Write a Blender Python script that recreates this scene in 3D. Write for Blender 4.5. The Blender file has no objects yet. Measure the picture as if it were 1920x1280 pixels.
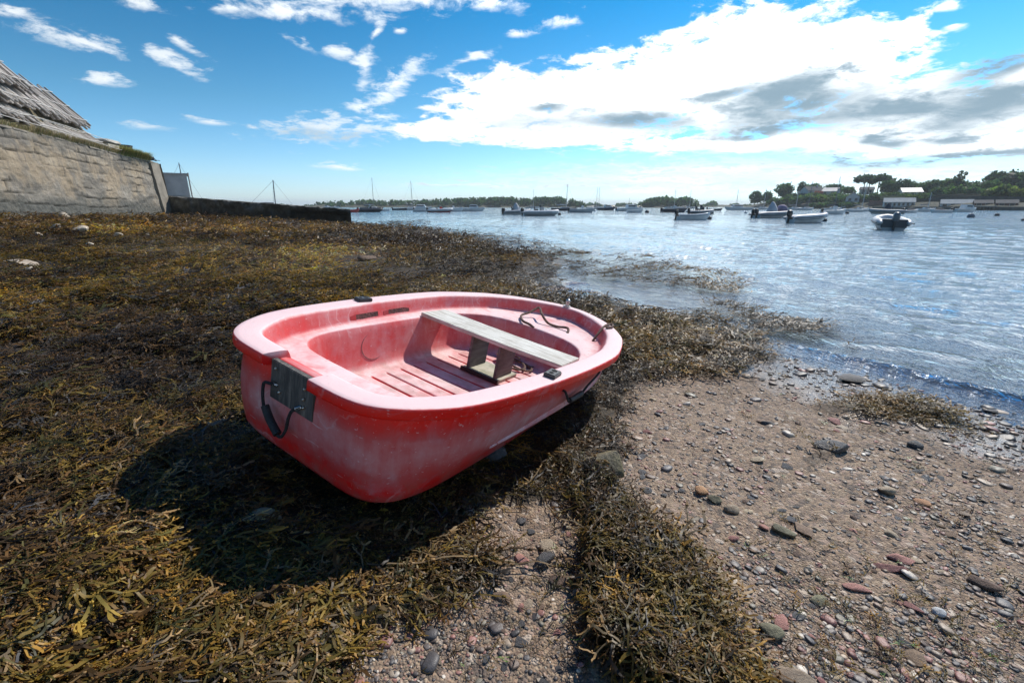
import bpy, bmesh, math, random
import numpy as np
from mathutils import Vector, Matrix
random.seed(7)
RNG = np.random.default_rng(11)
SC = bpy.context.scene
COL = SC.collection
R = math.radians
EYE = 1.25
PITCH = R(16.582)
FPX = 853.0
SP, CP = math.sin(PITCH), math.cos(PITCH)

# ------------------------------------------------------------------ small helpers
def ray(u, v):
    x = (u - 960) / FPX
    y = (640 - v) / FPX
    return np.array([x, CP + y * SP, y * CP - SP])

def PT(u, v, Y):
    """the point that a sight line of the photograph passes at the distance Y (metres ahead)"""
    d = ray(u, v)
    p = d * (Y / d[1])
    return Vector((p[0], p[1], p[2] + EYE))

def PZ(u, v, z=0.0):
    d = ray(u, v)
    t = (z - EYE) / d[2]
    return Vector((d[0] * t, d[1] * t, z))

def link(o, parent=None):
    COL.objects.link(o)
    if parent is not None:
        o.parent = parent
    return o

def tag(o, label=None, cat=None, group=None, kind=None):
    if label: o['label'] = label
    if cat: o['category'] = cat
    if group: o['group'] = group
    if kind: o['kind'] = kind
    return o

def empty(name, loc=(0, 0, 0), rz=0.0):
    o = bpy.data.objects.new(name, None)
    o.empty_display_size = 0.1
    o.location = loc
    o.rotation_euler = (0, 0, rz)
    return link(o)

def mesh_obj(name, verts, faces, mat, parent=None, smooth=True, sharp=None):
    me = bpy.data.meshes.new(name)
    me.from_pydata([tuple(map(float, p)) for p in verts], [], [tuple(map(int, f)) for f in faces])
    me.update()
    if smooth:
        me.polygons.foreach_set('use_smooth', [True] * len(me.polygons))
        if sharp:
            me.set_sharp_from_angle(angle=R(sharp))
    if mat is not None:
        me.materials.append(mat)
    return link(bpy.data.objects.new(name, me), parent)

def mesh_np(name, V, F, mat, cols=None, attrs=None, smooth=True, parent=None):
    """large meshes: V (n,3), F (m,k) arrays"""
    me = bpy.data.meshes.new(name)
    n, (m, k) = len(V), F.shape
    me.vertices.add(n)
    me.vertices.foreach_set('co', np.ascontiguousarray(V, np.float32).ravel())
    me.loops.add(m * k)
    me.loops.foreach_set('vertex_index', np.ascontiguousarray(F, np.int32).ravel())
    me.polygons.add(m)
    me.polygons.foreach_set('loop_start', np.arange(0, m * k, k, dtype=np.int32))
    me.polygons.foreach_set('use_smooth', np.full(m, smooth))
    me.update(calc_edges=True)
    if cols is not None:
        a = me.attributes.new('col', 'FLOAT_COLOR', 'POINT')
        c = np.ones((n, 4), np.float32); c[:, :3] = cols
        a.data.foreach_set('color', c.ravel())
    for key, val in (attrs or {}).items():
        a = me.attributes.new(key, 'FLOAT', 'POINT')
        a.data.foreach_set('value', np.ascontiguousarray(val, np.float32))
    me.validate()
    me.materials.append(mat)
    return link(bpy.data.objects.new(name, me), parent)

class MB:
    """collects simple shapes into one mesh"""
    def __init__(self): self.v = []; self.f = []
    def add(self, vs, fs, M=None):
        b = len(self.v)
        for p in vs:
            p = Vector(p)
            self.v.append(M @ p if M else p)
        self.f += [tuple(b + i for i in f) for f in fs]
        return self
    def box(self, c, s, M=None, taper=1.0):
        x, y, z = (k / 2 for k in s)
        vs = []
        for sz in (-1, 1):
            k = taper if sz > 0 else 1
            vs += [(c[0] + a * x * k, c[1] + b * y * k, c[2] + sz * z) for a, b in ((-1, -1), (1, -1), (1, 1), (-1, 1))]
        return self.add(vs, [(3, 2, 1, 0), (4, 5, 6, 7), (0, 1, 5, 4), (1, 2, 6, 5), (2, 3, 7, 6), (3, 0, 4, 7)], M)
    def loft(self, rings, closed=True, cap=True, M=None):
        n = len(rings[0]); vs = [p for r in rings for p in r]; fs = []
        for i in range(len(rings) - 1):
            for j in range(n if closed else n - 1):
                k = (j + 1) % n
                fs.append((i * n + j, i * n + k, (i + 1) * n + k, (i + 1) * n + j))
        if cap and closed:
            fs.append(tuple(range(n))[::-1]); fs.append(tuple((len(rings) - 1) * n + j for j in range(n)))
        return self.add(vs, fs, M)
    def tube(self, path, r, n=8, M=None, cap=True):
        path = [Vector(p) for p in path]
        rs = r if isinstance(r, (list, tuple)) else [r] * len(path)
        rings = []; side = None
        for i, p in enumerate(path):
            d = (path[min(i + 1, len(path) - 1)] - path[max(i - 1, 0)]).normalized()
            if side is None:
                side = d.orthogonal().normalized()
            side = (side - d * side.dot(d)).normalized()
            up = d.cross(side)
            rings.append([p + (side * math.cos(a) + up * math.sin(a)) * rs[i] for a in [2 * math.pi * k / n for k in range(n)]])
        return self.loft(rings, True, cap, M)
    def ell(self, c, s, nu=10, nv=7, M=None, rot=None):
        vs = []
        for i in range(1, nv):
            th = math.pi * i / nv
            for j in range(nu):
                ph = 2 * math.pi * j / nu
                vs.append((math.sin(th) * math.cos(ph) * s[0], math.sin(th) * math.sin(ph) * s[1], math.cos(th) * s[2]))
        vs.append((0, 0, s[2])); vs.append((0, 0, -s[2])); a = (nv - 1) * nu
        fs = []
        for i in range(nv - 2):
            for j in range(nu):
                k = (j + 1) % nu
                fs.append((i * nu + j, (i + 1) * nu + j, (i + 1) * nu + k, i * nu + k))
        for j in range(nu):
            k = (j + 1) % nu
            fs.append((a, j, k)); fs.append((a + 1, (nv - 2) * nu + k, (nv - 2) * nu + j))
        T = Matrix.Translation(c) @ (rot.to_4x4() if rot else Matrix())
        return self.add([T @ Vector(p) for p in vs], fs, M)
    def build(self, name, mat, parent=None, smooth=True, sharp=35, bevel=0.0):
        o = mesh_obj(name, self.v, self.f, mat, parent, smooth, sharp)
        if bevel:
            bm = bmesh.new(); bm.from_mesh(o.data)
            ed = [e for e in bm.edges if len(e.link_faces) == 2 and e.calc_face_angle(0) > R(30)]
            bmesh.ops.bevel(bm, geom=ed, offset=bevel, segments=2, affect='EDGES', clamp_overlap=True)
            bm.to_mesh(o.data); bm.free()
            if smooth:
                o.data.polygons.foreach_set('use_smooth', [True] * len(o.data.polygons))
                o.data.set_sharp_from_angle(angle=R(50))
        return o

def kids(o): return [c for c in bpy.data.objects if c.parent == o]
def copy_tree(o, parent=None):
    c = o.copy(); COL.objects.link(c)
    if parent is not None: c.parent = parent
    for ch in kids(o):
        copy_tree(ch, c)
    return c

def catmull(pts, t):
    """pts (n,k) ; t float array in rows"""
    pts = np.asarray(pts, float); n = len(pts)
    i = np.clip(np.floor(t).astype(int), 0, n - 2); f = (t - i)[:, None]
    p0 = pts[np.clip(i - 1, 0, n - 1)]; p1 = pts[i]; p2 = pts[i + 1]; p3 = pts[np.clip(i + 2, 0, n - 1)]
    return 0.5 * ((2 * p1) + (-p0 + p2) * f + (2 * p0 - 5 * p1 + 4 * p2 - p3) * f ** 2 + (-p0 + 3 * p1 - 3 * p2 + p3) * f ** 3)

def smooth_path(pts, per=6):
    pts = np.array(pts, float)
    t = np.linspace(0, len(pts) - 1, (len(pts) - 1) * per + 1)
    return [Vector(p) for p in catmull(pts, np.minimum(t, len(pts) - 1 - 1e-9))]

# numpy noise
def _h(ix, iy, s):
    n = (ix.astype(np.int64) * 374761393 + iy.astype(np.int64) * 668265263 + s * 144269) & 0x7fffffff
    n = ((n ^ (n >> 13)) * 1274126177) & 0x7fffffff
    return ((n ^ (n >> 16)) & 0xffff) / 65535.0
def vnoise(x, y, s=0):
    x = np.asarray(x, float); y = np.asarray(y, float)
    ix = np.floor(x); iy = np.floor(y); fx = x - ix; fy = y - iy
    fx = fx * fx * (3 - 2 * fx); fy = fy * fy * (3 - 2 * fy)
    a = _h(ix, iy, s); b = _h(ix + 1, iy, s); c = _h(ix, iy + 1, s); d = _h(ix + 1, iy + 1, s)
    return (a * (1 - fx) + b * fx) * (1 - fy) + (c * (1 - fx) + d * fx) * fy
def fbm(x, y, o=4, s=0, g=0.5):
    t = 0; a = 1; n = 0
    for k in range(o):
        t = t + a * vnoise(x * 2 ** k + 17.3 * k, y * 2 ** k - 9.1 * k, s + k); n += a; a *= g
    return t / n
def sstep(a, b, x):
    t = np.clip((x - a) / (b - a), 0, 1); return t * t * (3 - 2 * t)

# ------------------------------------------------------------------ materials
class NT:
    def __init__(self, tree): self.t = tree; self.n = tree.nodes; self.l = tree.links
    def new(self, typ, **kw):
        nd = self.n.new(typ)
        for k, v in kw.items(): setattr(nd, k, v)
        return nd
    def put(self, sock, val):
        if hasattr(val, 'is_output') or isinstance(val, bpy.types.NodeSocket): self.l.new(val, sock)
        else: sock.default_value = val
    def math(self, op, a, b=0.0, c=None, clamp=False):
        nd = self.new('ShaderNodeMath', operation=op, use_clamp=clamp)
        self.put(nd.inputs[0], a); self.put(nd.inputs[1], b)
        if c is not None: self.put(nd.inputs[2], c)
        return nd.outputs[0]
    def mix(self, f, a, b, typ='RGBA', blend='MIX'):
        nd = self.new('ShaderNodeMix', data_type=typ, blend_type=blend) if typ == 'RGBA' else self.new('ShaderNodeMix', data_type=typ)
        ii = {'RGBA': (0, 6, 7, 2), 'FLOAT': (0, 2, 3, 0), 'VECTOR': (0, 4, 5, 1)}[typ]
        for k, v in zip(ii[:3], (f, a, b)):
            if typ == 'RGBA' and k and isinstance(v, tuple) and len(v) == 3: v = (*v, 1)
            self.put(nd.inputs[k], v)
        return nd.outputs[ii[3]]
    def noise(self, vec, scale, detail=4, rough=0.55, dist=0.0, out=0):
        nd = self.new('ShaderNodeTexNoise')
        if vec is not None: self.l.new(vec, nd.inputs['Vector'])
        nd.inputs['Scale'].default_value = scale; nd.inputs['Detail'].default_value = detail
        nd.inputs['Roughness'].default_value = rough; nd.inputs['Distortion'].default_value = dist
        return nd.outputs[out]
    def voro(self, vec, scale, out='Distance', feature='F1'):
        nd = self.new('ShaderNodeTexVoronoi', feature=feature)
        if vec is not None: self.l.new(vec, nd.inputs['Vector'])
        nd.inputs['Scale'].default_value = scale
        return nd.outputs[out]
    def ramp(self, f, stops, interp='LINEAR'):
        nd = self.new('ShaderNodeValToRGB'); cr = nd.color_ramp; cr.interpolation = interp
        while len(cr.elements) < len(stops): cr.elements.new(0.5)
        for e, (p, c) in zip(cr.elements, stops):
            e.position = p; e.color = (*c, 1) if len(c) == 3 else c
        self.l.new(f, nd.inputs[0]); return nd.outputs[0]
    def rng(self, f, a, b, c=0.0, d=1.0, smooth=False):
        nd = self.new('ShaderNodeMapRange'); nd.clamp = True
        if smooth: nd.interpolation_type = 'SMOOTHSTEP'
        self.put(nd.inputs[0], f)
        for k, v in zip((1, 2, 3, 4), (a, b, c, d)): self.put(nd.inputs[k], v)
        return nd.outputs[0]
    def bump(self, h, strength=0.5, dist=0.01, nrm=None):
        nd = self.new('ShaderNodeBump'); nd.inputs['Strength'].default_value = strength
        nd.inputs['Distance'].default_value = dist
        self.l.new(h, nd.inputs['Height'])
        if nrm is not None: self.l.new(nrm, nd.inputs['Normal'])
        return nd.outputs[0]
    def attr(self, name, out='Fac'):
        nd = self.new('ShaderNodeAttribute', attribute_name=name); return nd.outputs[out]
    def obj(self): return self.new('ShaderNodeTexCoord').outputs['Object']
    def pos(self): return self.new('ShaderNodeNewGeometry').outputs['Position']

def new_mat(name):
    m = bpy.data.materials.new(name); m.use_nodes = True
    nt = NT(m.node_tree); b = m.node_tree.nodes['Principled BSDF']
    return m, nt, b

def pmat(name, col, rough=0.6, col2=None, ns=6.0, bump=0.0, bs=40.0, metal=0.0, spec=0.5, contrast=(0.35, 0.65)):
    m, nt, b = new_mat(name)
    b.inputs['Roughness'].default_value = rough; b.inputs['Metallic'].default_value = metal
    b.inputs['Specular IOR Level'].default_value = spec
    vec = nt.obj()
    c2 = col2 or tuple(c * 0.72 for c in col)
    f = nt.rng(nt.noise(vec, ns, 5, 0.6), contrast[0], contrast[1])
    nt.put(b.inputs['Base Color'], nt.mix(f, c2, col))
    if bump:
        nt.put(b.inputs['Normal'], nt.bump(nt.noise(vec, bs, 4), bump, 0.02))
    return m
# ------------------------------------------------------------------ the lie of the land
_s = [(9.5, -14), (5.4, -3.0), (3.1, 2.5), (2.08, 4.05)]
for u, v in ((1290, 598), (1170, 570), (1040, 528), (1075, 492), (960, 460), (835, 432), (700, 424), (655, 419)):
    p = PZ(u, v, 0.0); _s.append((p.x, p.y))
_s += [(-32, 48), (-90, 95), (-400, 260)]
SHORE = np.array(_s)
def shore_d(x, y):
    """signed distance to the waterline, inland positive"""
    x = np.asarray(x, float); y = np.asarray(y, float)
    best = np.full(x.shape, 1e9); sg = np.ones(x.shape)
    for (ax, ay), (bx, by) in zip(SHORE[:-1], SHORE[1:]):
        ex, ey = bx - ax, by - ay; L2 = ex * ex + ey * ey
        t = np.clip(((x - ax) * ex + (y - ay) * ey) / L2, 0, 1)
        dx = x - ax - t * ex; dy = y - ay - t * ey
        d = np.hypot(dx, dy); cr = ex * (y - ay) - ey * (x - ax)
        m = d < best
        best = np.where(m, d, best); sg = np.where(m, np.where(cr > 0, 1.0, -1.0), sg)
    return best * sg
_zd = np.array([(-600, -9), (-60, -3.5), (-20, -1.5), (-6, -0.5), (-2, -0.16), (-0.8, -0.05), (0, 0), (1, .05), (1.9, .10), (2.6, .135), (3.64, .195), (3.96, .225), (5.5, .36), (8, .46), (14, .64), (22, .86), (28, 1.0), (45, 1.5), (120, 2.5), (900, 4)])
def base_z(x, y):
    d = shore_d(x, y)
    return np.interp(d, _zd[:, 0], _zd[:, 1]), d
def in_poly(P, x, y):
    r = np.zeros(np.shape(x), bool); n = len(P); j = n - 1
    for i in range(n):
        xi, yi = P[i]; xj, yj = P[j]
        c = ((yi > y) != (yj > y)) & (x < (xj - xi) * (y - yi) / (yj - yi + 1e-12) + xi)
        r ^= c; j = i
    return r
def gpt(u, v):
    """where a sight line meets the beach or the water"""
    d = ray(u, v); t = np.geomspace(0.4, 400, 4000)
    x = d[0] * t; y = d[1] * t; z = EYE + d[2] * t
    g = np.maximum(base_z(x, y)[0], 0.0)
    k = np.argmax(z < g)
    if not (z < g).any(): k = len(t) - 1
    return Vector((x[k], y[k], g[k]))
_A = [(-900, 1700), (-1200, 700), (-500, 405), (0, 404), (310, 397), (560, 405), (660, 420), (760, 425), (830, 428), (960, 455), (1090, 470), (1075, 500), (1035, 528), (1110, 555), (1200, 575), (1290, 590), (1370, 635), (1395, 668), (1300, 700), (1190, 712), (1150, 738), (1115, 780), (1100, 835), (1115, 870), (1095, 920), (1105, 975), (1150, 1015), (1225, 1050), (1270, 1100), (1335, 1180), (1430, 1290), (1560, 1600), (1300, 1600), (1195, 1290), (1130, 1200), (1090, 1110), (1060, 1020), (1000, 935), (940, 930), (880, 900), (830, 935), (835, 985), (880, 1030), (888, 1075), (845, 1130), (740, 1180), (650, 1225), (560, 1290), (300, 1700)]
_B = [[(1050, 490), (1120, 480), (1250, 497), (1400, 515), (1452, 545), (1420, 562), (1330, 550), (1220, 538), (1100, 522)],
      [(1280, 590), (1330, 573), (1430, 600), (1535, 622), (1480, 632), (1400, 622), (1385, 645)],
      [(820, 432), (900, 440), (965, 446), (940, 452), (860, 440)], [(690, 416), (770, 413), (800, 419), (730, 422)],
      [(1030, 470), (1150, 482), (1230, 490), (1150, 496)]]
_C = [[(1490, 748), (1560, 735), (1640, 740), (1750, 772), (1700, 788), (1600, 778), (1520, 768)], [(1470, 850), (1530, 840), (1560, 850), (1500, 870)]]
def _wp(poly): return [tuple(gpt(u, v)[:2]) for u, v in poly]
WA = _wp(_A); WB = [_wp(p) for p in _B]; WC = [_wp(p) for p in _C]
_pools = [(1035, 549, 62, 9), (965, 549, 40, 5), (1195, 516, 72, 12), (1335, 573, 75, 9), (1285, 545, 60, 7), (1120, 478, 70, 5), (1000, 470, 60, 4), (900, 436, 50, 2.5), (1100, 537, 40, 5), (1240, 560, 40, 5), (1410, 585, 50, 8)]
POOLS = []
for u, v, ru, rv in _pools:
    c = gpt(u, v); e = gpt(u + ru, v); f = gpt(u, v - rv); f2 = gpt(u, v + rv); POOLS.append((c.x, c.y, abs(e.x - c.x), abs(f.y - f2.y) / 2))
def pool(x, y):
    n = (fbm(x * 2.0, y * 1.2, 3, 55) - .5) * 1.3; r = np.zeros(np.shape(x))
    for cx, cy, rx, ry in POOLS:
        r = np.maximum(r, sstep(1.15, .75, np.hypot((x - cx - (y - cy) * cx / cy) / rx, (y - cy) / ry) + n))
    return r
_holes = [(gpt(165, 1285), .10), (gpt(640, 1242), .06)]
def weed_mask(x, y):
    """1 deep weed, 0.5 thin weed lying in the shallows, 0 bare"""
    r = np.hypot(x, y); k = 0.05 + 0.02 * r
    wx = x + (fbm(x / k / 6, y / k / 6, 3, 5) - .5) * k * 5; wy = y + (fbm(x / k / 6, y / k / 6, 3, 9) - .5) * k * 5
    m = in_poly(WA, wx, wy).astype(float)
    for (c, rad) in _holes:
        m[np.hypot(wx - c.x, wy - c.y) < rad] = 0
    pl = pool(x, y); m = np.where(pl > .5, np.minimum(m, .12), m)
    for p in WB: m = np.maximum(m, 0.5 * in_poly(p, wx, wy))
    for p in WC: m = np.maximum(m, 0.6 * in_poly(p, wx, wy))
    return m
def ground_z(x, y, m=None, base=False):
    z, d = base_z(x, y)
    if m is None: m = weed_mask(x, y)
    r = np.hypot(x, y)
    k = sstep(0.3, 2.5, d)
    mound = (fbm(x * .9, y * .9, 4, 21) - .5) * .13 + (fbm(x * 3.1, y * 3.1, 2, 23) - .5) * .05
    far = (fbm(x * .35, y * .35, 3, 27) - .5) * .28 * sstep(5, 14, r)
    z = z + m * (mound * np.minimum(1, r / 3) + far) * k + m * .035 * sstep(-.3, .6, d) * (0.4 + .8 * fbm(x * 4, y * 4, 3, 41))
    z = z + (1 - m) * (fbm(x * 2.3, y * 2.3, 4, 31) - .5) * .032 + (fbm(x * 9, y * 9, 2, 33) - .5) * .014
    # patchy shallows between weed banks
    z = z + np.where((d < .8) & (y > 4.5), (fbm(x * .8, y * .8, 3, 51) - .52) * .09, 0)
    pl = pool(x, y); z = z * (1 - pl) + pl * np.minimum(z, -.035)
    # weed heaped along the far side of the dinghy
    z = z + .07 * np.exp(-(((x + 1.35) / .5) ** 2 + ((y - 2.3) / .8) ** 2))
    return z
# hull footprint, the beach is pressed flat there
BO = np.array([-0.74485304, 1.3996072, EYE - 0.50102939])
BA = np.array([0.51962859, 0.8480481, -0.10392572]); BB = np.array([-0.83157958, 0.52991926, 0.16631592]); BN = np.array([0.19611614, 0, 0.98058068])
BMAT = Matrix(((BA[0], BB[0], BN[0], BO[0]), (BA[1], BB[1], BN[1], BO[1]), (BA[2], BB[2], BN[2], BO[2]), (0, 0, 0, 1)))
def press(x, y, z, gap=.0):
    h = -.365
    px, py, pz = (BO + BN * h)
    zb = pz - ((x - px) * BN[0] + (y - py) * BN[1]) / BN[2]      # plane of the hull bottom
    u = (x - px) * BA[0] + (y - py) * BA[1] + (zb - pz) * BA[2]
    v = (x - px) * BB[0] + (y - py) * BB[1] + (zb - pz) * BB[2]
    bow = np.where(u > 1.3, ((u - 1.3) / .9) ** 2 * .13, 0)
    w = .52 * np.sqrt(np.clip(1 - np.clip((u - 1.2) / 1.05, 0, 1) ** 2, 0, 1))
    inside = (u > .0) & (u < 2.2) & (np.abs(v) < w)
    return np.where(inside, np.minimum(z, zb + bow - gap), z)

def polar(r0, r1, nr, fine, extra):
    """ring radii and bearings (0 = straight ahead)"""
    rr = np.geomspace(r0, r1, nr)
    a = np.linspace(-fine[0], fine[0], fine[1])
    b = np.linspace(fine[0], 360 - fine[0], extra)[1:-1]
    return rr, np.radians(np.concatenate([a, b]))
def polar_mesh(rr, aa):
    n = len(aa); Rr, Aa = np.meshgrid(rr, aa, indexing='ij')
    x = (Rr * np.sin(Aa)).ravel(); y = (Rr * np.cos(Aa)).ravel()
    i = np.arange(len(rr) - 1)[:, None] * n; j = np.arange(n)[None]; k = (j + 1) % n
    F = np.stack([i + j, i + k, i + n + k, i + n + j], -1).reshape(-1, 4)
    return x, y, F

# ---- beach / sea bed: one sheet out to the horizon
rr, aa = polar(.12, 60, 430, (72, 560), 60)
rr = np.concatenate([rr, np.geomspace(66, 6000, 34)])
gx, gy, gF = polar_mesh(rr, aa)
gm = weed_mask(gx, gy)
gz = press(gx, gy, ground_z(gx, gy, gm), .012)
gd = shore_d(gx, gy)
inner = np.arange(len(aa))
gV = np.stack([gx, gy, gz], 1)
c0 = len(gV)
gV = np.vstack([gV, [[0, 0, float(gz[:len(aa)].mean())]]])
gm = np.append(gm, gm[0]); gd = np.append(gd, gd[0])
cen = np.stack([np.full(len(aa), c0), np.roll(inner, -1), inner, inner], 1)

m, nt, b = new_mat('beach_ground')
P = nt.pos()
weed = nt.attr('weed'); wet = nt.attr('wet')
n1 = nt.noise(P, 3.0, 6, .6); n2 = nt.noise(P, 45, 5, .7)
vor = nt.new('ShaderNodeTexVoronoi', feature='F1'); nt.l.new(P, vor.inputs['Vector']); vor.inputs['Scale'].default_value = 130
vor2 = nt.new('ShaderNodeTexVoronoi', feature='F1'); nt.l.new(P, vor2.inputs['Vector']); vor2.inputs['Scale'].default_value = 48
sand = nt.mix(nt.rng(n1, .35, .68), (.235, .162, .108), (.365, .27, .185))
sep = nt.new('ShaderNodeSeparateColor'); nt.l.new(vor.outputs['Color'], sep.inputs[0])
grain = nt.ramp(sep.outputs[0], [(0, (.06, .045, .04)), (.2, (.15, .105, .075)), (.45, (.28, .20, .13)), (.7, (.40, .31, .21)), (.88, (.31, .19, .125)), (1, (.62, .55, .47))], 'CONSTANT')
sand = nt.mix(.55, sand, grain)
sep2 = nt.new('ShaderNodeSeparateColor'); nt.l.new(vor2.outputs['Color'], sep2.inputs[0])
grit = nt.ramp(sep2.outputs[1], [(0, (.07, .06, .055)), (.35, (.2, .15, .12)), (.6, (.36, .26, .2)), (.85, (.5, .42, .34))], 'CONSTANT')
sand = nt.mix(nt.math('MULTIPLY', nt.rng(sep2.outputs[2], .62, .66), .7), sand, grit)
mud = nt.mix(nt.rng(n2, .4, .6), (.018, .013, .009), (.06, .042, .022))  # mud under the weed, shadow among the fronds darkened into its colour
drk = nt.mix(nt.math('MULTIPLY', wet, .72), sand, nt.mix(.5, sand, (.055, .045, .038)))
nt.put(b.inputs['Base Color'], nt.mix(weed, drk, mud))
film = nt.rng(nt.math('ADD', nt.math('MULTIPLY', nt.math('SUBTRACT', n1, .5), 1.6), wet), .35, .9)
nt.put(b.inputs['Roughness'], nt.math('SUBTRACT', .85, nt.math('MULTIPLY', film, .70)))
nt.put(b.inputs['Coat Weight'], nt.math('MULTIPLY', film, nt.math('SUBTRACT', 1.0, weed))); b.inputs['Coat Roughness'].default_value = .09; b.inputs['Coat IOR'].default_value = 1.5
nt.put(b.inputs['Coat Normal'], nt.bump(nt.noise(P, 28, 4, .6), .5, .012))
h = nt.math('ADD', nt.math('MULTIPLY', n2, .6), nt.math('ADD', nt.math('MULTIPLY', vor.outputs['Distance'], -.7), nt.math('MULTIPLY', vor2.outputs['Distance'], -.6)))
nt.put(b.inputs['Normal'], nt.bump(h, .8, .012))
M_GROUND = m
gwet = sstep(1.55, .15, gd)
tag(mesh_np('beach', gV, np.vstack([gF, cen]), M_GROUND, attrs={'weed': np.minimum(1, gm * 1.0), 'wet': gwet}), kind='structure', label='sloping foreshore of sand, gravel and mud under the weed')

# ---- water
rr, aa = polar(1.3, 70, 420, (70, 640), 40)
rr = np.concatenate([rr, np.geomspace(72, 6000, 70)])
wx, wy, wF = polar_mesh(rr, aa)
wd = shore_d(wx, wy)
r = np.hypot(wx, wy)
amp = sstep(0.1, 3.0, -wd)
ax_ = np.array([.835, .55])                       # towards the shore
def wave(x, y, ang, lam, ph):
    k = 2 * math.pi / lam; return np.sin((x * math.cos(ang) + y * math.sin(ang)) * k + ph)
warp = (fbm(wx * .5, wy * .5, 3, 61) - .5) * 2.2
z = np.zeros_like(wx)
for lam, a, da, ph in ((1.9, .006, -.1, .3), (1.15, .0065, .12, 1.9), (.74, .0066, -.2, 4.0), (.5, .0062, .16, 2.2), (.37, .0048, -.08, 5.1), (.27, .003, .25, .7)):
    fade = np.clip(lam / (r * .012 * 2.5 + 1e-6), 0, 1) ** 1.5
    z += a * fade * wave(wx + warp * .35, wy + warp * .5, math.atan2(.55, .835) + da, lam, ph)
z *= (.35 + 1.2 * fbm(wx * .28, wy * .28, 3, 63)) * (.45 + .55 * amp)
z += amp * .010 * (fbm(wx * 1.6, wy * 2.4, 3, 65) - .5)
# one small wavelet about to break on the shore
along = sstep(1.6, 2.9, wx) * sstep(4.8, 3.4, wy)
dd = -wd - .42 - .10 * (fbm(wx * .9, wy * .9, 3, 71) - .5) * 2
z += along * .034 * np.where(dd < 0, np.exp(-(dd / .04) ** 2), np.exp(-(dd / .12) ** 2))
dd2 = -wd - 1.25 - .16 * (fbm(wx * .7, wy * .7, 3, 73) - .5) * 2
z += along * .012 * np.exp(-(dd2 / .16) ** 2)
wm = 0
for ox, oy in ((0, 0), (.25, 0), (-.25, 0), (0, .35), (0, -.35), (.18, .25), (-.18, -.25), (.18, -.25), (-.18, .25)):
    wm = wm + np.minimum(1, 2 * weed_mask(wx + ox, wy + oy)) / 9
z = z * (1 - .88 * wm)
bed = ground_z(wx, wy)
keep = ((wd < 1.0) & (bed < .09))[wF].any(1)
depth = np.maximum(0, z - bed)
m, nt, b = new_mat('sea_water')
out = nt.n['Material Output']
P = nt.pos()
mp = nt.new('ShaderNodeMapping'); nt.l.new(P, mp.inputs['Vector']); mp.inputs['Rotation'].default_value = (0, 0, R(-33)); mp.inputs['Scale'].default_value = (1.6, .75, 1)
na = nt.noise(mp.outputs[0], 4.6, 4, .55, .4); nb = nt.noise(mp.outputs[0], .8, 3, .5); nc = nt.noise(mp.outputs[0], 16, 3, .6)
gust = nt.noise(mp.outputs[0], .06, 4, .6)
hh = nt.math('ADD', nt.math('MULTIPLY', na, .07), nt.math('ADD', nt.math('MULTIPLY', nb, .05), nt.math('MULTIPLY', nc, .036)))
hh = nt.math('MULTIPLY', hh, nt.rng(gust, .35, .65, .55, 1.15))
nrm = nt.bump(hh, .9, 1.0)
dep = nt.attr('depth')
gl = nt.new('ShaderNodeBsdfGlossy'); gl.inputs['Roughness'].default_value = .035; nt.l.new(nrm, gl.inputs['Normal']); gl.inputs['Color'].default_value = (1, 1, 1, 1)
tr = nt.new('ShaderNodeBsdfTransparent'); tr.inputs['Color'].default_value = (.82, .88, .86, 1)
df = nt.new('ShaderNodeBsdfDiffuse'); df.inputs['Color'].default_value = (.075, .14, .18, 1)
body = nt.new('ShaderNodeMixShader'); nt.put(body.inputs[0], nt.rng(dep, .01, .38, .0, 1.0)); nt.l.new(tr.outputs[0], body.inputs[1]); nt.l.new(df.outputs[0], body.inputs[2])
fr = nt.new('ShaderNodeFresnel'); fr.inputs['IOR'].default_value = 1.75; nt.l.new(nrm, fr.inputs['Normal'])
mx = nt.new('ShaderNodeMixShader'); nt.put(mx.inputs[0], nt.math('MULTIPLY_ADD', fr.outputs[0], 1.2, .05, clamp=True)); nt.l.new(body.outputs[0], mx.inputs[1]); nt.l.new(gl.outputs[0], mx.inputs[2])
nt.l.new(mx.outputs[0], out.inputs['Surface'])
# drop unused points
F = wF[keep]; used = np.unique(F); mapi = np.full(len(wx), -1); mapi[used] = np.arange(len(used))
tag(mesh_np('water', np.stack([wx, wy, z], 1)[used], mapi[F], m, attrs={'depth': depth[used]}), kind='structure', label='rippled water of the bay')
# ------------------------------------------------------------------ the red dinghy
ROWS = np.array([  # gunwale u,w   bottom u,w    cockpit u,w
 (0, 0, .06, 0, .295, 0), (0, .11, .06, .10, .295, .08), (.001, .2, .06, .185, .295, .16), (.008, .29, .062, .268, .30, .24),
 (.03, .36, .072, .335, .31, .30), (.075, .42, .10, .393, .33, .345), (.15, .48, .155, .437, .365, .385), (.28, .545, .275, .468, .43, .42),
 (.46, .588, .455, .482, .52, .442), (.71, .622, .70, .487, .71, .456), (.96, .645, .95, .482, .95, .464), (1.22, .657, 1.2, .475, 1.2, .468),
 (1.45, .653, 1.42, .455, 1.4, .46), (1.6, .628, 1.57, .43, 1.5, .44), (1.72, .597, 1.68, .40, 1.575, .41), (1.87, .548, 1.81, .35, 1.64, .37),
 (1.97, .497, 1.89, .305, 1.685, .33), (2.08, .425, 1.98, .245, 1.72, .28), (2.17, .345, 2.05, .19, 1.74, .235), (2.25, .25, 2.10, .13, 1.755, .175),
 (2.32, .14, 2.14, .07, 1.765, .10), (2.35, .06, 2.155, .03, 1.77, .05), (2.354, 0, 2.16, 0, 1.77, 0)])
NT0 = 1.125                                   # the rim is cut away for the engine pad up to here
tt = np.unique(np.concatenate([np.linspace(0, 22, 133), [NT0 - .03, NT0 - .004, NT0 + .004, NT0 + .04]]))
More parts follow.
